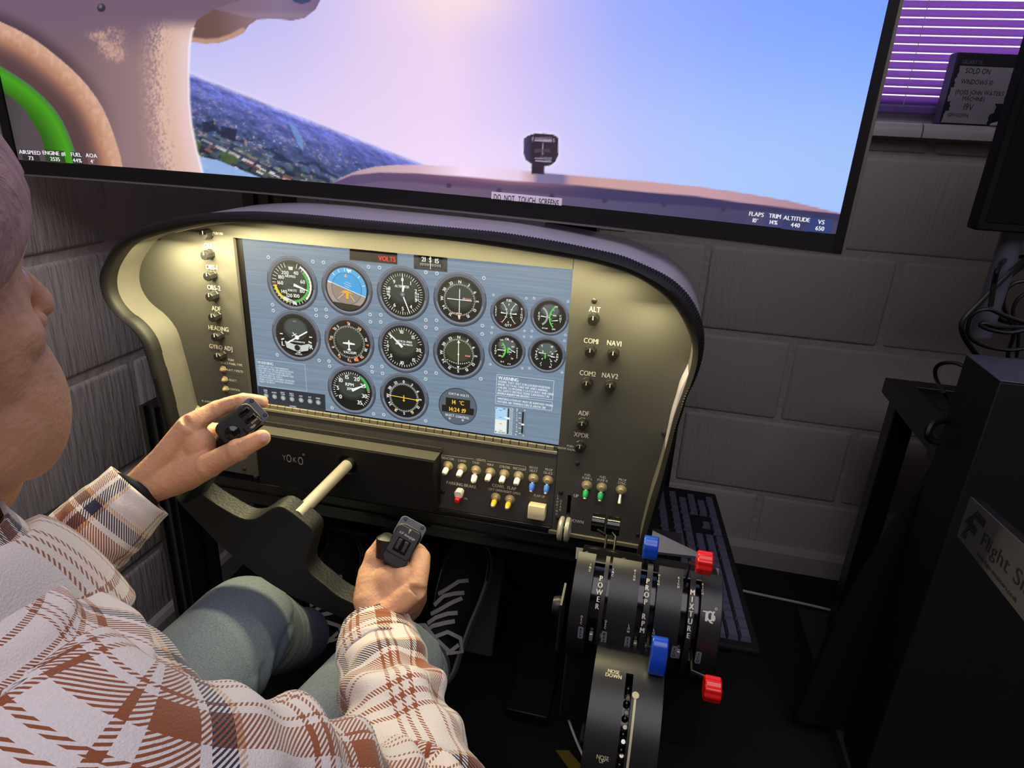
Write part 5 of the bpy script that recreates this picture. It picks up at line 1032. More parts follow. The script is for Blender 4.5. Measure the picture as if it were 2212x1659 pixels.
a = math.radians(66); MB().lathe((xl, TY - (TR + .0002) * math.cos(a), TZ + (TR + .0002) * math.sin(a)), (0, -math.cos(a), math.sin(a)), [(.0036, 0), (.0036, .0005)], 18).build('index_dot', MATS['cream_print'], tw)
dtext(tm, 'NOSE', 1326, 1451, .0042, TY, TZ, TR, bold=.06); dtext(tm, 'DOWN', 1325.5, 1460, .0042, TY, TZ, TR, bold=.06); dtext(tm, 'NOSE', 1302, 1637, .0042, TY, TZ, TR, bold=.02); dtext(tm, 'UP', 1300, 1644, .0042, TY, TZ, TR, bold=.02)

# ------------------------------------------------------------------ keyboard on its shelf
KO = Vector((.224, .842, .4485)); ex = Vector((-.043, .466, 0)).normalized(); ey = Vector((-ex.y, ex.x, 0)); 
KM = Matrix((ex, ey, Vector((0, 0, 1)))).transposed().to_4x4(); KM.translation = KO; KM = KM @ Matrix.Rotation(math.radians(3), 4, 'X')
kb = thing('keyboard', 'black full size computer keyboard lying beside the panel', 'keyboard', tuple(KO))
MB().prism([KM @ Vector(p) for p in ((0, 0, 0), (.462, 0, 0), (.462, .150, 0), (0, .150, 0))], Vector((0, 0, .012))).build('keyboard_case', M_matte, kb, bevel=.004)
u_ = .019; KEYS = []
r0 = .014
def krow(y, x0, ws):
    x = x0
    for w_ in ws:
        if w_ > 0: KEYS.append((x, y, w_))
        x += abs(w_)
krow(0, 0, [1.25, 1.25, 1.25, 6.25, 1.25, 1.25, 1.25, 1.25]); krow(1, 0, [2.25] + [1] * 10 + [2.75]); krow(2, 0, [1.75] + [1] * 11 + [2.25]); krow(3, 0, [1.5] + [1] * 12 + [1.5]); krow(4, 0, [1] * 13 + [2]); krow(5.35, 0, [1, -1, 1, 1, 1, 1, -.5, 1, 1, 1, 1, -.5, 1, 1, 1, 1])
krow(0, 15.5, [1, 1, 1]); krow(1, 15.5, [-1, 1]); krow(3, 15.5, [1, 1, 1]); krow(4, 15.5, [1, 1, 1]); krow(5.35, 15.5, [1, 1, 1])
krow(0, 19, [2, 1, 1]); krow(1, 19, [1, 1, 1]); krow(2, 19, [1, 1, 1, 1]); krow(3, 19, [1, 1, 1]); krow(4, 19, [1, 1, 1, 1]); krow(5.35, 19, [1, 1, 1, 1])
KC = {}
for x, y, w_ in KEYS:
    if w_ not in KC:
        W_, D_, H_ = w_ * u_ - .0026, u_ - .0026, .0075; t_ = .0022
        vs = [(-W_ / 2, -D_ / 2, 0), (W_ / 2, -D_ / 2, 0), (W_ / 2, D_ / 2, 0), (-W_ / 2, D_ / 2, 0), (-W_ / 2 + t_, -D_ / 2 + t_, H_), (W_ / 2 - t_, -D_ / 2 + t_, H_), (W_ / 2 - t_, D_ / 2 - t_ * .6, H_), (-W_ / 2 + t_, D_ / 2 - t_ * .6, H_)]
        KC[w_] = MB().add(vs, [(3, 2, 1, 0), (4, 5, 6, 7), (0, 1, 5, 4), (1, 2, 6, 5), (2, 3, 7, 6), (3, 0, 4, 7)]).mesh('key', M_key, None)
    link('key', KC[w_], kb, M=KM @ T(r0 + (x + w_ / 2) * u_ * .957, r0 - .006 + (y + .5) * u_ + .004, .0122))
MB().box((r0 + 19.2 * u_, .144, .0121), (r0 + 19.7 * u_, .147, .0126), M=KM).build('lock_light', mat('green_led', (60, 200, 60), .4, emit=((80, 220, 60), .8)), kb, smooth=None)

# ------------------------------------------------------------------ simulator frame under the panel
fr = thing('simulator_frame', 'black slotted aluminium frame with side panel carrying the instrument panel', 'frame', (-.4, 1.0, 0))
extrusion(MB(), (at(385, 1200, .87).x, .885, 0), .70, .045, .045).build('post', M_satin, fr, smooth=None)
extrusion(MB(), (.065, .885, 0), .60, .045, .045).build('post', M_satin, fr, smooth=None)
zb = at(943, 1106, YP).z
MB().box((-.80, YP + .008, zb - .052), (.02, YP + .05, zb - .009)).build('cross_beam', M_satin, fr, bevel=.002)
MB().box((-.80, YP + .004, zb - .032), (.02, YP + .0085, zb - .027)).build('beam_groove', M_gloss, fr, smooth=None)
MB().box((at(412, 1200, .93).x, .92, .0), (at(474, 1200, .93).x, .93, .68)).build('side_panel', M_matte, fr, smooth=None)
MB().box((at(505, 1200, 1.42).x, 1.42, .0), (.09, 1.432, .72)).build('blackout_sheet', M_matte, fr, smooth=None)  # black sheet added to hide the wall and keep the leg space dark
MB().box((-.82, .86, .002), (-.78, 1.44, .04)).build('floor_rail', M_satin, fr, bevel=.002); MB().box((.045, .86, .002), (.085, 1.44, .04)).build('floor_rail', M_satin, fr, bevel=.002)
MB().box((.06, .87, .420), (.19, 1.27, .4455)).build('keyboard_shelf', M_matte, fr, bevel=.003)
MB().box((.07, 1.20, .0), (.11, 1.24, .42)).build('shelf_leg', M_satin, fr, bevel=.003); MB().box((.13, 1.20, .0), (.17, 1.24, .42)).build('shelf_leg', M_satin, fr, bevel=.003)
MB().box((xa0 - .01, TY + .061, TZ - .15), (.06, .90, TZ - .11)).build('quadrant_arm', M_matte, fr, bevel=.003)
# rudder pedals
rp = thing('rudder_pedals', 'dark grey ribbed rudder pedals under both shoes', 'pedals', (-.48, 1.15, 0))
def pedal(c, w_, h_, tilt):
    M_ = Matrix.Translation(c) @ Matrix.Rotation(math.radians(tilt), 4, 'X')
    o = MB().box((-w_ / 2, 0, -h_ / 2), (w_ / 2, .014, h_ / 2), M=M_).build('pedal_plate', mat('pedal_grey', (70, 70, 70), .6), rp, bevel=.004)
    for k in range(-2, 3): MB().box((k * w_ / 5.5 - .0025, -.0025, h_ * .2), (k * w_ / 5.5 + .0025, .0005, h_ * .48), M=M_).build('pedal_rib', MATS['pedal_grey'], o, smooth=None)
    MB().tube([M_ @ Vector((0, .014, -h_ * .2)), (c[0], c[1] + .10, .06)], .012, 12).build('pedal_arm', M_satin, rp)
pedal(tuple(at(740, 1235, 1.19)), .105, .20, -22); pedal(tuple(at(1022, 1305, 1.15)), .115, .22, -22)
MB().box((-.70, 1.20, 0), (-.26, 1.36, .075)).build('pedal_base', M_matte, rp, bevel=.004)

# ------------------------------------------------------------------ right of the room: table, cabinet, sign, second screen, cables
tb = thing('side_table', 'black low table with a tread plate top by the back wall', 'table', (.8, 1.34, 0))
c0 = at(1912, 815, 1.5); tz = c0.z; tx0 = c0.x; ty0 = atz(2012, 952, tz).y
MB().box((tx0, ty0, tz - .035), (tx0 + .05, 1.5, tz)).build('top_rail', M_satin, tb, bevel=.002); MB().box((tx0 + .05, 1.46, tz - .035), (1.3, 1.5, tz)).build('top_rail', M_satin, tb, bevel=.002); MB().box((tx0 + .05, ty0, tz - .035), (1.3, ty0 + .04, tz)).build('top_rail', M_satin, tb, bevel=.002)
tp = MB().box((tx0 + .05, ty0 + .04, tz - .03), (1.3, 1.46, tz - .012)).build('tread_plate', mat('tread_metal', (44, 42, 46), .35, metal=.5), tb, smooth=None)
dm = MB().prism([(.012 * math.cos(a) * (1 if i % 4 else 1.25), .0035 * math.sin(a), 0) for i, a in enumerate([k * PI / 4 for k in range(8)])], (0, 0, .0014)).mesh('tread_stud', MATS['tread_metal'], 40)
for i in range(7):
    for j in range(6): link('tread_stud', dm, tp, M=T(tx0 + .075 + i * .034, ty0 + .065 + j * .034, tz - .0122) @ Matrix.Rotation(PI / 4 * (1 if (i + j) % 2 else -1), 4, 'Z'))
for x in (tx0 + .012, 1.25):
    for y in (ty0 + .02, 1.43): MB().box((x, y, .0455), (x + .045, y + .045, tz - .036)).build('leg', M_satin, tb, bevel=.002)
cb = thing('equipment_cabinet', 'large black equipment cabinet with sloping side and silver sign', 'cabinet', (.9, 1.1, 0))
k0 = at(2160, 825, 1.0); k1 = atx(2085, 770, k0.x)
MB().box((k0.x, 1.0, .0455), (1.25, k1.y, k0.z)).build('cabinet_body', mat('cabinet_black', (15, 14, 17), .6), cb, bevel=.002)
MB().box((k0.x - .001, .999, k0.z + .0003), (1.25, k1.y, k0.z + .003)).build('cabinet_top', mat('cabinet_top_lit', (74, 74, 92), .4), cb, bevel=.001)  # light falling on the black top is put into this paler colour
sp = [at(2072, 957, 1.14), at(1965, 1085, 1.14), at(1870, 1240, 1.14), at(1805, 1350, 1.14)]; foot_x = at(1745, 1450, 1.14).x
MB().prism([tuple(p) for p in sp] + [(foot_x, 1.14, .0455), (1.25, 1.14, .0455), (1.25, 1.14, sp[0].z)], (0, .02, 0)).build('sloping_side', MATS['cabinet_black'], cb, smooth=None)
PH = .045; pe0, pe1 = atz(1722, 1312, PH), atz(1832, 1659, PH)
ed = pe1 - pe0; pe2 = pe0 + ed * 1.9
tag(MB().prism([(pe0.x, pe0.y, 0), (pe2.x, pe2.y, 0), (1.5, pe2.y, 0), (1.5, pe0.y, 0)], (0, 0, PH)).build('platform', mat('platform_paint', (40, 39, 42), .7), None, smooth=None, bevel=.0015), 'low dark platform on the floor carrying the black table and cabinet', 'platform')
# the sign
sgd = Vector(RW @ np.array([1755 - CX, 759 - CY, FPX])).normalized()
n1 = at(2096, 1073, .90); n2 = at(2067, 1157, .885)
def ray_line(px, py, o, d):
    r = Vector(RW @ np.array([px - CX, py - CY, FPX])).normalized(); c = Vector((0, 0, EYE)); n = r.cross(d); t = ((c - o).cross(r)).dot(n) / n.length_squared; return t
tl_ = 0.42; SU = -sgd; SV = (n1 - n2); SH = SV.length; SV.normalize()
SN = SU.cross(SV).normalized(); 
if SN.dot(Vector((0, 0, EYE)) - n1) < 0: SN = -SN
SVq = SV
pl = MB().prism([n2, n2 + SU * tl_, n2 + SU * tl_ + SV * SH, n1], SN * -.003).build('sign_plate', mat('sign_silver', (84, 82, 84), .5), cb, smooth=None)
sg = MB(); k = SH
def sp_(u, v): return n2 + SU * (u * k) + SV * (v * k) + SN * .0006
def spoly(P): sg.add([sp_(*p) for p in P], [tuple(range(len(P)))])
def s_uv(px, py):
    r = Vector(RW @ np.array([px - CX, py - CY, FPX])).normalized(); c = Vector((0, 0, EYE)); t = (n2 - c).dot(SN) / r.dot(SN); q = c + r * t - n2
    # solve q = a SU + b SV
    A_ = np.array([[SU.dot(SU), SU.dot(SV)], [SU.dot(SV), SV.dot(SV)]]); b = np.array([q.dot(SU), q.dot(SV)]); a = np.linalg.solve(A_, b); return a / k
cz = lambda L: [tuple(s_uv(2040 + x / 5.186, 1040 + y / 5.186)) for x, y in L]
spoly(cz([(390, 315), (222, 452), (270, 480), (180, 612), (352, 495), (312, 458)])); spoly(cz([(385, 345), (346, 412), (438, 517), (470, 437)])); spoly(cz([(343, 508), (292, 552), (342, 612), (370, 535)])); spoly(cz([(262, 575), (205, 612), (237, 650)]))
a = s_uv(2040 + 408 / 5.186, 1040 + 700 / 5.186); b = s_uv(2040 + 455 / 5.186, 1040 + 565 / 5.186); SVo = (sp_(*b) - sp_(*a)); hF = SVo.length; SVo.normalize()
b = s_uv(2040 + 765 / 5.186, 1040 + 1110 / 5.186); nat = text(MB(), 'Flight S', (0, 0, 0), UX, UZ, hF) - GL['S'][2] * hF / CAPH * .8
text(sg, 'Flight Simulators', sp_(*a), SU, SVo, hF, align='l', squeeze=(b[0] - a[0]) * k / nat)
a = s_uv(2040 + 362 / 5.186, 1040 + 815 / 5.186); b = s_uv(2040 + 815 / 5.186, 1040 + 1340 / 5.186); nat = text(MB(), 'www.flight-simulators.co.uk', (0, 0, 0), UX, UZ, hF * .3); text(sg, 'www.flight-simulators.co.uk', sp_(*a), SU, SVo, hF * .3, align='l', squeeze=(b[0] - a[0]) * k / nat, bold=.04)
sg.build('sign_lettering', M_ink, pl, smooth=None)
MB().prism([n2 - SN * .0035, n2 + SU * tl_ - SN * .0035, n2 + SU * tl_ + SV * SH - SN * .0035, n1 - SN * .0035], SN * -.012).build('sign_board', MATS['cabinet_black'], cb, smooth=None)
m0 = at(2105, 497, 1.2)
sm_ = thing('side_monitor', 'black switched off screen high on the right, seen past its lower corner', 'monitor', (m0.x + .4, 1.22, m0.z))
MB().box((m0.x, 1.2, m0.z), (m0.x + .9, 1.235, m0.z + .55)).build('monitor_shell', M_matte, sm_, bevel=.003)
MB().box((m0.x + .012, 1.1985, m0.z + .014), (m0.x + .888, 1.2, m0.z + .538)).build('monitor_glass', M_gloss, sm_, smooth=None)
pm = at(2190, 775, 1.12); MB().tube([(pm.x, 1.245, k0.z + .004), (pm.x, 1.245, m0.z + .30)], .017, 20).build('monitor_pole', M_bluegrey, sm_)
MB().box((pm.x - .05, 1.236, m0.z + .2), (pm.x + .05, 1.132, m0.z + .3)).build('monitor_clamp', M_satin, sm_, bevel=.002)
# tangle of black cables hanging behind the cabinet
def cable(P, r, label, m=M_cable, cat='cable', group=None, Y=None, n=60):
    pts_ = [tuple(at(a, b, y)) for a, b, y in P] if m is not M_wire else P
    o = MB().tube([tuple(p) for p in sm(pts_, n)], r, 8).build('cable', m, None); return tag(o, label, cat, group)
cable([(2216, 560, 1.22), (2180, 590, 1.2), (2120, 650, 1.18), (2082, 690, 1.17), (2078, 715, 1.17), (2090, 740, 1.18), (2112, 770, 1.19), (2116, 776, 1.2)], .0042, 'thick black cable curving from the dark screen down to the cabinet top')
cable([(2216, 570, 1.29), (2170, 605, 1.28), (2150, 625, 1.28), (2142, 650, 1.28), (2146, 675, 1.28), (2165, 692, 1.28), (2216, 702, 1.29)], .0042, 'black cable bending left below the dark screen')
cable([(2216, 553, 1.28), (2180, 557, 1.28), (2158, 575, 1.14), (2148, 610, 1.14), (2142, 648, 1.14), (2140, 662, 1.14)], .004, 'black cable hanging straight down behind the coil')
cable([(2216, 698, 1.2), (2170, 682, 1.2), (2135, 668, 1.2), (2105, 676, 1.2), (2092, 700, 1.2), (2094, 728, 1.2), (2130, 748, 1.2), (2180, 756, 1.2), (2216, 752, 1.2)], .0034, 'wide loop of thin black cable in the coil by the wall')
cable([(2216, 712, 1.16), (2180, 718, 1.16), (2140, 712, 1.16), (2118, 702, 1.16), (2128, 698, 1.16), (2160, 706, 1.16), (2216, 708, 1.17)], .0038, 'flat black cable loop pointing left out of the coil')
cable([(2216, 606, 1.26), (2190, 612, 1.26), (2172, 630, 1.26), (2168, 660, 1.26), (2180, 690, 1.26), (2190, 720, 1.26), (2178, 760, 1.26), (2178, 774, 1.26)], .0034, 'inner black cable loop hanging to the cabinet top')
cable([(2216, 632, 1.24), (2196, 650, 1.24), (2188, 680, 1.24), (2200, 720, 1.24), (2196, 772, 1.24)], .003, 'thin black cable falling beside the grey pole')
cable([(2084, 792, 1.22), (2060, 783, 1.23), (2032, 786, 1.24), (2020, 800, 1.25), (2024, 822, 1.26), (2040, 850, 1.14), (2048, 862, 1.275)], .0035, 'thin black cable arching over the tread plate table')
cable([(2060, 905, 1.12), (2020, 912, 1.11), (2005, 935, 1.10), (2010, 950, 1.10), (2030, 955, 1.10)], .006, 'thick black cable hooked over the table corner')
fl = lambda px, py, h=.004: tuple(atz(px, py, h))
cable([fl(1600, 1275), fl(1660, 1288), fl(1740, 1305), fl(1815, 1323), fl(1870, 1336)], .0035, 'grey cable lying on the carpet along the back wall', M_wire)
cable([tuple(at(1940, 1350, 1.134)), tuple(at(1975, 1358, 1.132)), tuple(at(2015, 1364, 1.132)), tuple(at(2090, 1372, 1.132)), tuple(at(2150, 1374, 1.131)), tuple(at(2230, 1377, 1.13))], .003, 'grey cable running across the sloping black cabinet side', M_wire)
cable([tuple(at(1226, 1525, .62)), tuple(at(1225, 1540, .62)), tuple(at(1230, 1560, .62)), tuple(at(1243, 1595, .615)), tuple(at(1256, 1625, .61)), tuple(at(1275, 1665, .6))], .0016, 'thin grey wire beside the trim wheel drum', M_wire)
ys = atz(1230, 1640, .003)
o = MB().prism([fl(1200, 1622, .001), fl(1228, 1622, .001), fl(1262, 1662, .001), fl(1250, 1690, .001)], (0, 0, .002)).build('floor_tape', mat('yellow_tape', (120, 104, 24), .7), None, smooth=None); tag(o, 'strip of dull yellow tape on the floor beside the trim wheel', 'tape')
# ------------------------------------------------------------------ the pilot
pilot = thing('person', 'seated person in a plaid flannel shirt and jeans gripping the yoke with both hands', 'person', (-.42, .14, .50))
def skin_material():
    m = mat('skin', (218, 166, 130), .5, spec=.35, bump=(190, .2, (1, 1, 1)), vary=(34, .10, (1, 1, 1)))
    p = m.node_tree.nodes['Principled BSDF']; p.inputs['Subsurface Weight'].default_value = .12; p.inputs['Subsurface Radius'].default_value = (.012, .004, .002); p.inputs['Subsurface Scale'].default_value = .6
    return m
M_skin = skin_material()
def remeshed(mb, name, m, voxel, smooth_n, fac=.5, parent=None, post=None):
    me = mb.mesh(name, m, None); b = bmesh.new(); b.from_mesh(me); bmesh.ops.recalc_face_normals(b, faces=b.faces); b.to_mesh(me); b.free()
    o = bpy.data.objects.new(name, me); COL.objects.link(o)
    r = o.modifiers.new('r', 'REMESH'); r.mode = 'VOXEL'; r.voxel_size = voxel; r.use_smooth_shade = True
    if smooth_n: s_ = o.modifiers.new('s', 'SMOOTH'); s_.iterations = smooth_n; s_.factor = fac
    me2 = bpy.data.meshes.new_from_object(o.evaluated_get(bpy.context.evaluated_depsgraph_get())); bpy.data.objects.remove(o); me2.name = name
    if post: post(me2)
    me2.polygons.foreach_set('use_smooth', [True] * len(me2.polygons)); return link(name, me2, parent)
HX = -.42
B = MB()
def E_(x, y, z, rx, ry, rz, rot=None): B.ball((x, y, z), (rx, ry, rz), 28, 18, M=rot)
def Tb(P, R_, n=18): B.tube(P, R_, n)
# head
E_(HX, .245, 1.115, .077, .100, .094); E_(HX, .283, 1.045, .064, .054, .088); E_(HX, .294, .992, .057, .050, .044); E_(HX, .325, .966, .024, .020, .019)
for s_ in (-1, 1):
    E_(HX + s_ * .032, .286, .990, .031, .042, .040); E_(HX + s_ * .040, .298, 1.046, .024, .024, .022); E_(HX + s_ * .031, .317, 1.072, .016, .013, .012)
    E_(HX + s_ * .078, .243, 1.062, .007, .019, .032, Matrix.Rotation(-s_ * .35, 3, 'Z')); E_(HX + s_ * .013, .344, 1.040, .0085, .011, .0078); E_(HX + s_ * .034, .304, 1.018, .026, .026, .034); E_(HX + s_ * .036, .300, 1.000, .026, .034, .052)
Tb([(HX - .046, .306, 1.092), (HX - .024, .330, 1.098), (HX, .343, 1.096), (HX + .024, .330, 1.098), (HX + .046, .306, 1.092)], [.010, .012, .010, .012, .010])
Tb([(HX, .332, 1.096), (HX, .341, 1.080), (HX, .354, 1.062), (HX, .363, 1.047)], [.009, .0088, .0098, .0108]); E_(HX, .362, 1.046, .0115, .0105, .0095)
E_(HX, .322, 1.012, .026, .010, .012); E_(HX, .327, 1.003, .022, .008, .005); E_(HX, .325, .993, .019, .009, .006)
Tb([(HX, .230, 1.02), (HX, .222, .965), (HX, .212, .905), (HX, .200, .83)], [.058, .060, .062, .075], 24); E_(HX, .268, .955, .040, .050, .040); E_(HX, .285, .93, .014, .012, .016)
# trunk, shoulders, arms and legs under the clothes
SR, ER = Vector((-.252, .190, .832)), Vector((-.138, .355, .640)); SL, EL = Vector((-.612, .200, .850)), Vector((-.705, .385, .655))
WR, WL = at(815, 1360, .558), at(240, 1112, .536)
E_(HX, .195, .76, .165, .095, .14); E_(HX, .165, .62, .150, .105, .14); E_(HX, .15, .53, .150, .10, .075)
for Sh, El, Wr in ((SR, ER, WR), (SL, EL, WL)):
    E_(Sh.x, Sh.y, Sh.z - .01, .058, .055, .055); Tb([Sh, Sh.lerp(El, .5), El], [.046, .042, .036]); Tb([El, El.lerp(Wr, .35), El.lerp(Wr, .8), Wr], [.037, .041, .031, (.027, .032)])
HR_, KR, AR = Vector((-.33, .15, .52)), Vector((-.284, .638, .474)), Vector((-.345, .930, .175)); HL_, KL, AL = Vector((-.51, .15, .52)), Vector((-.520, .655, .479)), Vector((-.61, .950, .165))
for a, b, c in ((HR_, KR, AR), (HL_, KL, AL)): Tb([a, b], [.066, .050]); Tb([b, b.lerp(c, .3), c], [.050, .049, .034])
# hands: each finger its own chain, rooted in the palm
def chain(P, R_):
    pts_ = [at(*p) for p in P]; n = len(pts_); q = sm([tuple(p) for p in pts_], n * 4); r = np.interp(np.linspace(0, 1, n * 4), np.linspace(0, 1, n), R_)
    Tb([tuple(x) for x in q], list(r), 14); E_(*q[-1], r[-1], r[-1], r[-1])
    for i in range(1, n - 1): E_(*pts_[i], R_[i] * 1.07, R_[i] * 1.07, R_[i] * 1.05)
def palm(Wp, mcps, R0):
    for p, r in mcps: Tb([Wp, Wp.lerp(at(*p), .5), at(*p)], [R0, .0150, r], 14)
lw = at(292, 1062, .572)
Lm = [((412, 916, .606), .0145), ((405, 946, .632), .0135), ((404, 980, .648), .013), ((408, 1014, .656), .012)]
palm(lw, Lm, .021); Tb([WL, lw], [(.026, .031), (.024, .029)]); 
for a_, b_ in zip(Lm[:-1], Lm[1:]): Tb([at(*a_[0]), at(*b_[0])], [a_[1], b_[1]], 14); Tb([lw.lerp(at(*a_[0]), .6), lw.lerp(at(*b_[0]), .6)], .0145, 14)
chain([(412, 916, .606), (470, 884, .630), (526, 866, .638), (566, 868, .640)], [.0132, .0108, .0096, .0078])
chain([(405, 946, .632), (452, 930, .672), (500, 936, .674), (500, 962, .660)], [.0125, .0108, .0098, .0082])
chain([(404, 980, .648), (440, 972, .688), (474, 972, .688), (470, 996, .676)], [.012, .0104, .0094, .008])
chain([(408, 1014, .656), (432, 1014, .692), (458, 1012, .692), (450, 1028, .680)], [.0112, .0095, .0085, .0074])
Tb([lw, at(385, 1030, .590), at(442, 1008, .590)], [.021, .0210, .0165]); chain([(400, 1030, .590), (452, 1004, .586), (514, 972, .583), (566, 946, .592)], [.0185, .0148, .0128, .0098])
E_(*at(430, 960, .606), .020, .018, .022); E_(*at(400, 985, .604), .024, .020, .028)
rw = at(818, 1338, .560)
Rm = [((896, 1272, .578), .0140), ((898, 1293, .600), .0135), ((890, 1314, .618), .013), ((872, 1334, .632), .012)]
palm(rw, Rm, .0225); Tb([WR, rw], [(.027, .031), (.025, .029)])
for a_, b_ in zip(Rm[:-1], Rm[1:]): Tb([at(*a_[0]), at(*b_[0])], [a_[1], b_[1]], 14); Tb([rw.lerp(at(*a_[0]), .6), rw.lerp(at(*b_[0]), .6)], .0145, 14)
chain([(896, 1272, .578), (907, 1206, .612), (884, 1184, .648), (852, 1190, .652)], [.0140, .0122, .0104, .0085])
chain([(898, 1293, .600), (902, 1244, .650), (866, 1230, .676), (828, 1248, .664)], [.0130, .0112, .0100, .0084])
chain([(890, 1314, .618), (894, 1272, .668), (852, 1262, .690), (814, 1282, .676)], [.0122, .0105, .0095, .008])
chain([(872, 1334, .632), (872, 1304, .676), (836, 1296, .696), (802, 1312, .682)], [.0112, .0096, .0086, .0074])
Tb([rw, at(800, 1292, .572), at(800, 1246, .590)], [.022, .0205, .0160]); chain([(798, 1290, .574), (802, 1240, .594), (812, 1202, .606), (828, 1172, .612)], [.0190, .0150, .0126, .0098])
E_(*at(842, 1262, .588), .024, .020, .024); E_(*at(850, 1290, .582), .028, .020, .028); E_(*at(870, 1256, .588), .018, .016, .02)
body = remeshed(B, 'body', M_skin, .0023, 5, .5, pilot)
# nails
def nail(px, py, Y, dpx, dpy, w_, l_):
    c = at(px, py, Y); d = (at(px + dpx, py + dpy, Y) - c).normalized(); n = (Vector((0, 0, EYE)) - c).normalized(); d = (d - n * d.dot(n)).normalized(); s_ = d.cross(n)
    F = Matrix((d, s_, n)).transposed().to_4x4(); F.translation = c
    MB().ball((0, 0, 0), (l_, w_, .0016), 14, 8).build('fingernail', mat('nail', (226, 176, 152), .3), pilot, M=None) if False else link('fingernail', MB().ball((0, 0, 0), (l_, w_, .0016), 14, 8).mesh('fingernail', mat('nail', (226, 176, 152), .3), 60), body, M=F)
nail(571, 944, .581, 20, -10, .0052, .0062)
for s_ in (-1, 1):
    e = MB().ball((HX + s_ * .031, .3190, 1.0745), .0118, 18, 12).build('eye', mat('eye_white', (225, 215, 210), .25), body)
    MB().ball((HX + s_ * .031, .3280, 1.0745), (.0055, .0035, .0055), 14, 8).build('iris', mat('iris', (52, 60, 70), .2), e)
    Tq = [(HX + s_ * .014, .338, 1.100), (HX + s_ * .030, .334, 1.104), (HX + s_ * .044, .316, 1.101)]; MB().tube(Tq, [.003, .0036, .002], 8).build('eyebrow', mat('brow_hair', (150, 124, 112), .8), body)
# hair: a combed cap over crown, back and temples, and loose strands
M_hair = mat('grey_brown_hair', (176, 140, 130), .55, bump=(160, .5, (3., .35, .35)), vary=(120, .22, (3., .2, .2)))
hm = MB(); nu, nv_ = 72, 40; vs = []
for i in range(nv_ + 1):
    for j in range(nu):
        th_ = 2 * PI * j / nu; front = .5 + .5 * math.cos(th_ - PI / 2); side = abs(math.cos(th_))
        low = -.62 + 1.02 * front ** 2.6 - .06 * side + .03 * math.sin(9 * th_)
        t = math.asin(max(-1, min(1, low))); a = PI / 2 + (t - PI / 2) * i / nv_
        k = 1.055 + .012 * math.sin(31 * th_ + 3 * a) + .008 * math.sin(57 * th_) - .02 * (i == nv_)
        vs.append((HX + .077 * k * math.cos(a) * math.cos(th_), .245 + .100 * k * math.cos(a) * math.sin(th_), 1.115 + .094 * k * math.sin(a)))
hm.add(vs, [(i * nu + j, i * nu + (j + 1) % nu, (i + 1) * nu + (j + 1) % nu, (i + 1) * nu + j) for i in range(nv_) for j in range(nu)])
hair = hm.build('hair', M_hair, body, smooth=80)
sd = hair.modifiers.new('thick', 'SOLIDIFY'); sd.thickness = .003
st_ = MB(); rh = random.Random(11)
for s_ in (-1, 1):
    for k in range(170):
        y0 = rh.uniform(.205, .292); f = (y0 - .245) / .105; zt_ = 1.115 + .094 * rh.uniform(.5, .85); lz = rh.uniform(.03, .055); P = []
        for q in range(6):
            z = zt_ - lz * q / 5; yy = y0 + .006 * q / 5 + rh.uniform(-.001, .001); rr_ = max(.06, 1 - ((yy - .245) / .108) ** 2 - max(0, (z - 1.115) / .098) ** 2); P.append((HX + s_ * (.079 * math.sqrt(rr_) + .0015 - .0008 * q), yy, z))
        st_.tube(P, [.0006, .0009, .0009, .0008, .0006, .0002], 5)
so = st_.build('hair_strands', M_hair, hair, smooth=80); so['kind'] = 'stuff'

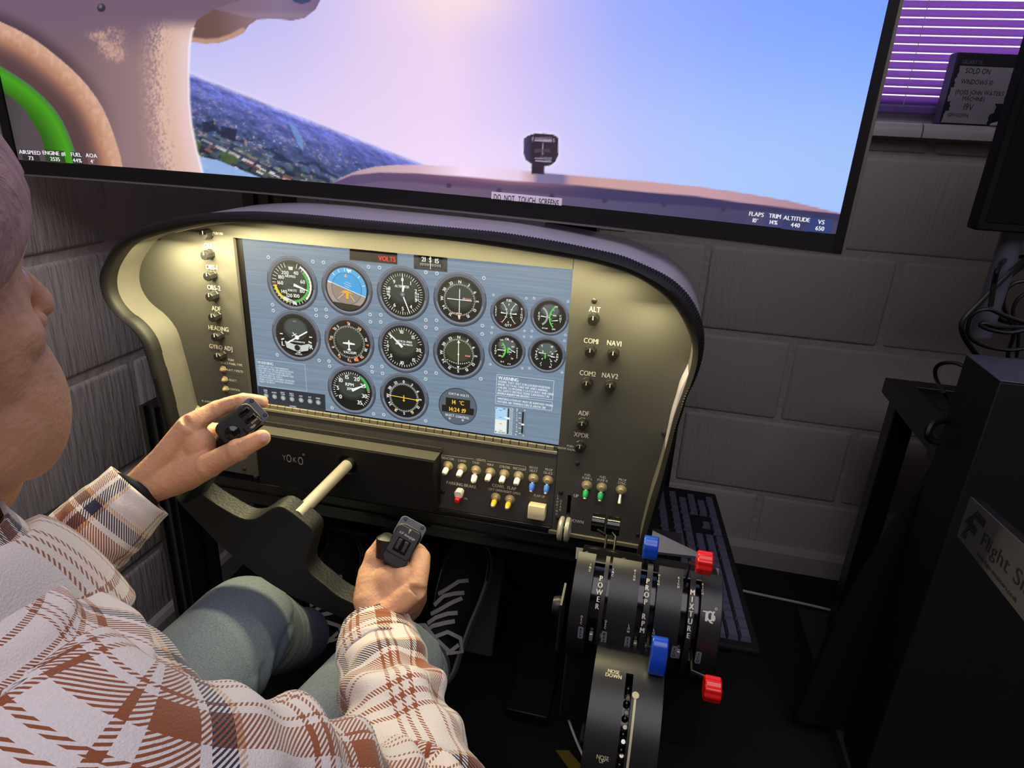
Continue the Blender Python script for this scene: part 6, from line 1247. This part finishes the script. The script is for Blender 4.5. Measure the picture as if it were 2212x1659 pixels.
# ------------------------------------------------------------------ clothes
M_plaid = mat('plaid_flannel', (226, 214, 198), .9, spec=.15)
def plaid_nodes(m):
    nt = m.node_tree; p = nt.nodes['Principled BSDF']; N, L = nt.nodes, nt.links
    uv = N.new('ShaderNodeUVMap'); uv.uv_map = 'UVMap'; sp3 = N.new('ShaderNodeSeparateXYZ'); L.new(uv.outputs[0], sp3.inputs[0])
    cr, ru, nv2, tn = [lin(c) + (1,) for c in ((224, 215, 212), (146, 84, 54), (48, 46, 68), (200, 162, 126))]
    PER = .145; stops = [(0, cr), (.040, ru), (.044, cr), (.050, ru), (.054, cr), (.060, ru), (.064, cr), (.082, ru), (.0845, cr), (.090, ru), (.109, cr), (.1145, nv2), (.1285, tn), (.133, cr)]
    def ramp(sock, off):
        a = N.new('ShaderNodeMath'); a.operation = 'MULTIPLY_ADD'; a.inputs[1].default_value = 1 / PER; a.inputs[2].default_value = off; L.new(sock, a.inputs[0])
        f = N.new('ShaderNodeMath'); f.operation = 'FRACT'; L.new(a.outputs[0], f.inputs[0]); r = N.new('ShaderNodeValToRGB'); r.color_ramp.interpolation = 'CONSTANT'
        e = r.color_ramp.elements; e[0].position = 0; e[0].color = cr; e[1].position = stops[1][0] / PER; e[1].color = stops[1][1]
        for q, c in stops[2:]: k = e.new(q / PER); k.color = c
        L.new(f.outputs[0], r.inputs[0]); return r.outputs[0]
    wu, wv = ramp(sp3.outputs[0], .0), ramp(sp3.outputs[1], .3)
    ad = N.new('ShaderNodeMath'); ad.operation = 'ADD'; L.new(sp3.outputs[0], ad.inputs[0]); L.new(sp3.outputs[1], ad.inputs[1])
    mu = N.new('ShaderNodeMath'); mu.operation = 'MULTIPLY'; mu.inputs[1].default_value = 1 / .0034; L.new(ad.outputs[0], mu.inputs[0])
    fr_ = N.new('ShaderNodeMath'); fr_.operation = 'FRACT'; L.new(mu.outputs[0], fr_.inputs[0]); gt = N.new('ShaderNodeMath'); gt.operation = 'GREATER_THAN'; gt.inputs[1].default_value = .5; L.new(fr_.outputs[0], gt.inputs[0])
    mx = N.new('ShaderNodeMix'); mx.data_type = 'RGBA'; L.new(gt.outputs[0], mx.inputs[0]); L.new(wu, mx.inputs[6]); L.new(wv, mx.inputs[7])
    ge = N.new('ShaderNodeNewGeometry'); no = N.new('ShaderNodeTexNoise'); no.inputs['Scale'].default_value = 700; L.new(ge.outputs['Position'], no.inputs['Vector'])
    mr = N.new('ShaderNodeMapRange'); mr.inputs[3].default_value = .86; mr.inputs[4].default_value = 1.1; L.new(no.outputs['Fac'], mr.inputs[0])
    vm = N.new('ShaderNodeVectorMath'); vm.operation = 'SCALE'; L.new(mx.outputs[2], vm.inputs[0]); L.new(mr.outputs[0], vm.inputs['Scale']); L.new(vm.outputs[0], p.inputs['Base Color'])
    bp = N.new('ShaderNodeBump'); bp.inputs['Strength'].default_value = .35; bp.inputs['Distance'].default_value = .002; L.new(no.outputs['Fac'], bp.inputs['Height']); L.new(bp.outputs[0], p.inputs['Normal'])
    p.inputs['Sheen Weight'].default_value = .35; p.inputs['Sheen Roughness'].default_value = .5
plaid_nodes(M_plaid)
def grid_cloth(name, rows, uvs, m, parent, closed=True, thick=.0025):
    """rows[i][j] points, uvs[i][j]; seam column repeated so the pattern does not smear"""
    k, n = len(rows), len(rows[0]); me = bpy.data.meshes.new(name)
    vs = [tuple(p) for r in rows for p in r]; c = n if closed else n - 1
    fs = [(i * n + j, i * n + (j + 1) % n, (i + 1) * n + (j + 1) % n, (i + 1) * n + j) for i in range(k - 1) for j in range(c)]
    me.from_pydata(vs, [], fs); me.materials.append(m); ul = me.uv_layers.new(name='UVMap'); o_ = []
    for i in range(k - 1):
        for j in range(c):
            for a, b in ((i, j), (i, j + 1), (i + 1, j + 1), (i + 1, j)): o_ += list(uvs[a][b])
    ul.data.foreach_set('uv', o_); me.polygons.foreach_set('use_smooth', [True] * len(me.polygons))
    o = link(name, me, parent); s_ = o.modifiers.new('cloth', 'SOLIDIFY'); s_.thickness = thick; s_.offset = -1; return o
def vn3(x, y, s_=0): return vnoise(np.array([x * 1.0 + s_ * 17.3]), np.array([y * 1.0 + s_ * 7.1]))[0] - .5
def sleeve(name, P, R_, k, n, parent, folds, seed, u0=0., v0=0., puff=.006, flat=None):
    q = sm(P, k); q = [Vector(x) for x in q]; s_ = np.linspace(0, 1, len(P)); rr_ = np.interp(np.linspace(0, 1, k), s_, R_)
    ts = [(q[min(i + 1, k - 1)] - q[max(i - 1, 0)]).normalized() for i in range(k)]; a = Vector((0, 0, 1)); a = (a - ts[0] * a.dot(ts[0])).normalized(); L = 0; rows, uvs = [], []; R0 = float(np.mean(R_))
    for i in range(k):
        t = ts[i]; a = (a - t * a.dot(t)).normalized(); b = t.cross(a); L += (q[i] - q[i - 1]).length if i else 0; row, uv = [], []
        for j in range(n + 1):
            th_ = 2 * PI * j / n; f = i / (k - 1); d = 0
            for c, w_, am, ph, tw_ in folds: d += am * math.exp(-((f - c) / w_) ** 2) * math.sin((f - c) * 60 + 2.2 * math.sin(th_ + ph) + tw_ * math.cos(2 * th_ + ph))
            d += puff * 1.6 * vn3(2.2 * math.cos(th_) + 5 + seed, f * 9 + 2.2 * math.sin(th_) + 11, seed)
            r = rr_[i] + d
            if j < n: row.append(q[i] + a * (r * math.cos(th_)) + b * (r * math.sin(th_)))
            uv.append((u0 + th_ * R0, v0 + L))
        rows.append(row); uvs.append(uv)
    return grid_cloth(name, rows, uvs, M_plaid, parent)
# trunk of the shirt
ring = [(.47, .150, .188, .150, .150), (.54, .160, .186, .152, .146), (.62, .172, .184, .152, .138), (.70, .184, .188, .148, .132), (.76, .194, .196, .142, .126), (.81, .198, .196, .130, .118), (.846, .200, .190, .114, .104), (.876, .204, .168, .092, .092), (.896, .206, .132, .078, .080), (.912, .208, .100, .072, .072), (.928, .212, .082, .074, .068), (.946, .214, .074, .068, .064)]
zs = [r[0] for r in ring]; KT, NT = 110, 120; rows, uvs = [], []; L = 0; prev = None
for i in range(KT):
    f = i / (KT - 1); z = np.interp(f, np.linspace(0, 1, len(ring)), zs); cy, rx, rf, rb = [np.interp(f, np.linspace(0, 1, len(ring)), [r[k] for r in ring]) for k in (1, 2, 3, 4)]
    row, uv = [], []
    if prev is not None: L += math.hypot(z - prev[0], (rx - prev[1]) * .8)
    prev = (z, rx)
    for j in range(NT + 1):
        th_ = 2 * PI * j / NT; c, s_ = math.cos(th_), math.sin(th_); ex_ = .86
        d = .010 * vn3(3 * c + 9, 3 * s_ + f * 7, 3) + .006 * math.sin(f * 46 + 3 * s_ + 2 * c) * math.exp(-((f - .62) / .25) ** 2) * (.4 + .6 * abs(c))
        x = HX + (rx + d) * math.copysign(abs(c) ** ex_, c); y = cy + ((rf if s_ > 0 else rb) + d) * math.copysign(abs(s_) ** ex_, s_)
        if j < NT: row.append(Vector((x, y, z)))
        uv.append((th_ * .165, L))
    rows.append(row); uvs.append(uv)
shirt = grid_cloth('shirt', rows, uvs, M_plaid, pilot)
CR0, CR1 = at(822, 1425, .520), at(812, 1372, .556); CL0, CL1 = at(172, 1182, .500), at(292, 1070, .558)
sleeve('sleeve', [(-.30, .190, .858), tuple(SR + Vector((0, .0, .004))), tuple(SR.lerp(ER, .5)), tuple(ER + Vector((.004, -.006, -.012))), tuple(ER.lerp(CR0, .5)), tuple(CR0)], [.068, .068, .061, .060, .054, .046], 150, 72, shirt, [(.55, .16, .0075, 0, 1.2), (.30, .12, .005, 1.3, .8), (.86, .10, .006, 2.1, 1.4)], 1, .03)
sleeve('sleeve', [(-.54, .190, .858), tuple(SL + Vector((0, 0, .004))), tuple(SL.lerp(EL, .5)), tuple(EL + Vector((-.004, -.006, -.012))), tuple(EL.lerp(CL0, .5)), tuple(CL0)], [.072, .074, .068, .064, .056, .047], 130, 64, shirt, [(.55, .16, .0075, 1, 1.2), (.88, .08, .005, 2.1, 1.4)], 4, .06)
def cuff(c0, c1, r0, r1, u0, v0, seed): return sleeve('cuff', [tuple(c0.lerp(c1, -.06)), tuple(c0.lerp(c1, .06)), tuple(c0.lerp(c1, .5)), tuple(c1)], [r0 * .96, r0, (r0 + r1) / 2, r1], 26, 64, shirt, [], seed, u0, v0, .0025)
cuff(CR0, at(812, 1362, .560), .0475, .0405, .095, .03, 6); cuff(CL0, at(304, 1061, .562), .0485, .0425, .098, .03, 8)
# collar: stand and turned-down leaf with points at the front
rows, uvs = [], []; KC_, NC_ = 26, 72
for i in range(KC_):
    f = i / (KC_ - 1); row, uv = [], []
    for j in range(NC_ + 1):
        a = math.radians(-62 + (364 - 120 - 0) * 0 + 304 * j / NC_ + 0) ; an = math.radians(62) - 0; th_ = math.radians(90) + math.radians(28) + math.radians(304) * j / NC_
        fr_ = .5 + .5 * math.cos(th_ - PI / 2)           # 1 at the throat, 0 at the nape
        zt_ = .968 - .052 * fr_ ** 1.2; rt = .066 + .006 * fr_; tip = max(0, fr_ - .55) / .45
        if f < .3: g = f / .3; z = zt_ - .030 * (1 - g); r = rt - .004 * (1 - g)
        else: g = (f - .3) / .7; z = zt_ + .006 * math.sin(g * PI) - (.056 + .042 * tip) * g ** 1.1; r = rt + .004 + (.029 + .006 * tip) * g ** .8
        row.append(Vector((HX + r * 1.0 * math.cos(th_), .215 + r * 1.12 * math.sin(th_) + .018 * fr_ * f, z))); uv.append((.052 + th_ * .085, .072 + f * .085))
    rows.append(row); uvs.append(uv)
grid_cloth('collar', rows, uvs, M_plaid, shirt, closed=False, thick=.003)
# jeans
M_denim = mat('washed_denim', (126, 138, 154), .85, spec=.2, bump=(900, .5, (1, 1, 1)), vary=(520, .30, (1, 1, 1)))
J = MB(); 
J.ball((HX, .14, .52), (.185, .15, .085), 28, 16)
for a, b, c in ((HR_, KR, AR), (HL_, KL, AL)):
    J.tube([a + Vector((0, -.04, .0)), a, a.lerp(b, .35), a.lerp(b, .75), b + Vector((0, .0, .004))], [.092, .096, .090, .080, .074], 28); J.ball(tuple(b + Vector((0, .004, .006))), (.072, .072, .068), 24, 14); J.tube([b, b.lerp(c, .25), b.lerp(c, .7), c + Vector((0, -.005, .02))], [.068, .066, .058, .056], 28)
def denim_folds(me):
    v = np.empty(len(me.vertices) * 3, np.float32); me.vertices.foreach_get('co', v); v = v.reshape(-1, 3).astype(float); nn = np.empty(len(me.vertices) * 3, np.float32); me.vertices.foreach_get('normal', nn); nn = nn.reshape(-1, 3)
    kx = np.where(v[:, 0] > HX, KR.x, KL.x); ky = np.where(v[:, 0] > HX, KR.y, KL.y); kz = .45
    d = np.hypot(v[:, 1] - ky, v[:, 2] - kz); side = v[:, 0] - kx
    w1 = .0035 * np.sin(d * 150 + side * 40 + 3 * vnoise(v[:, 0] * 14 + 9, v[:, 1] * 14)) * np.exp(-((d - .10) / .09) ** 2) * (v[:, 2] < kz + .045)
    w2 = .008 * (vnoise(v[:, 0] * 16 + 30, v[:, 1] * 9 + v[:, 2] * 9 + 20) - .5)
    v += nn * (w1 + w2)[:, None]; me.vertices.foreach_set('co', v.astype(np.float32).ravel()); me.update()
jeans = remeshed(J, 'jeans', M_denim, .006, 6, .5, pilot, denim_folds)
# shoes on the pedals
M_canvas = mat('shoe_canvas', (15, 15, 17), .8, bump=(600, .3, (1, 1, 1))); M_fox = mat('shoe_rubber', (120, 118, 116), .6); M_lace = mat('shoe_lace', (170, 166, 160), .8)
def shoe(c, yaw, tilt):
    M_ = Matrix.Translation(c) @ Matrix.Rotation(math.radians(yaw), 4, 'Z') @ Matrix.Rotation(math.radians(tilt), 4, 'X')     # toe along +y
    prof = [(-.085, .026, .052), (-.06, .034, .060), (-.02, .036, .066), (.03, .040, .060), (.08, .047, .050), (.12, .049, .042), (.155, .044, .036), (.180, .030, .030), (.192, .012, .024)]
    u = MB(); sec = []
    for y, hw, h in [tuple(np.interp(t, np.linspace(0, 1, 9), [p[k] for p in prof]) for k in range(3)) for t in np.linspace(0, 1, 25)]:
        sec.append([M_ @ Vector((hw * math.cos(a) * (1.0 if math.sin(a) < 0 else .96), y, .012 + (h * math.sin(a) if math.sin(a) > 0 else .006 * math.sin(a)))) for a in [2 * PI * i / 24 for i in range(24)]])
    n = 24; u.add([p for s_ in sec for p in s_], [(i * n + j, i * n + (j + 1) % n, (i + 1) * n + (j + 1) % n, (i + 1) * n + j) for i in range(len(sec) - 1) for j in range(n)] + [tuple(range(n)), tuple(range(len(sec) * n - 1, len(sec) * n - n - 1, -1))])
    sh_ = u.build('shoe', M_canvas, pilot, smooth=60)
    out = [(math.copysign(1, sx) * abs(sx) , y) for sx, y in [(p[1], p[0]) for p in prof]]; loop = [(-x - .003, y) for x, y in out] + [(x + .003, y) for x, y in out[::-1]]
    lp = sm([(a, b) for a, b in loop], 70); so_ = MB().prism([M_ @ Vector((a, b + (.003 if b > .15 else 0), -.010)) for a, b in lp], M_ @ Vector((0, 0, .024)) - M_ @ Vector((0, 0, 0))).build('sole', M_fox, sh_, smooth=60, bevel=.002)
    MB().tube([M_ @ Vector((a * .985, b, .0165)) for a, b in sm([(a, b) for a, b in loop if b > .09], 30)], .0022, 6).build('sole_stripe', M_canvas, sh_)
    lc = MB(); rl = random.Random(int(c[0] * 1000))
    hz_ = lambda y: .012 + np.interp(y, [p[0] for p in prof], [p[2] for p in prof])
    nf = tuple(M_.to_3x3() @ Vector((0, 0, 1)))
    for i in range(5):
        y = -.01 + i * .020; lc.tube([M_ @ Vector((x, y + rl.uniform(-.006, .006) * (1 if k else -1) + .012 * k, hz_(y) * math.sqrt(max(.2, 1 - (x / .048) ** 2)) + .004)) for k, x in enumerate((-.026, -.010, .010, .026))], [(.0012, .0046)] * 4, 6, flat=nf)
    for s_ in (-1, 1): lc.tube([M_ @ Vector(p) for p in ((0, -.012, .084), (s_ * .024, .004, .086), (s_ * .046, .0, .066), (s_ * .052, -.022, .05), (s_ * .036, -.03, .066), (0, -.012, .082))], [(.001, .0044)] * 6, 6, flat=nf)
    for s_ in (-1, 1): lc.tube([M_ @ Vector(p) for p in ((0, -.012, .084), (s_ * .014, -.03, .084), (s_ * .03, -.034, .072), (s_ * .044, -.012, .058))], [(.001, .0042)] * 4, 6, flat=nf)
    lc.build('laces', M_lace, sh_, smooth=60)
shoe(at(968, 1372, 1.0), -6, 44); shoe(at(708, 1352, 1.03), 6, 44)
wt = MB(); dW = (WL - lw).normalized(); cW = lw.lerp(WL, .22); u1_ = dW.orthogonal().normalized(); u2_ = dW.cross(u1_)
wt.tube([cW + u1_ * (.0315 * math.cos(a)) + u2_ * (.0315 * math.sin(a)) for a in [2 * PI * i / 30 for i in range(31)]], [(.0022, .006)] * 31, 8); wt.build('wristwatch', mat('watch_strap', (20, 19, 18), .5), pilot, label='dark wristwatch under the cuff')
# seat he sits on
se = thing('pilot_seat', 'dark upholstered seat under the person in the plaid shirt', 'seat', (HX, .05, 0))
M_seat = mat('seat_fabric', (24, 24, 28), .9)
MB().box((HX - .25, -.14, .36), (HX + .25, .36, .438)).build('seat_cushion', M_seat, se, bevel=.025); MB().box((HX - .23, -.20, .40), (HX + .23, -.125, .92)).build('backrest', M_seat, se, bevel=.03); MB().box((HX - .20, -.10, 0), (HX + .20, .30, .358)).build('seat_base', M_matte, se, bevel=.01)
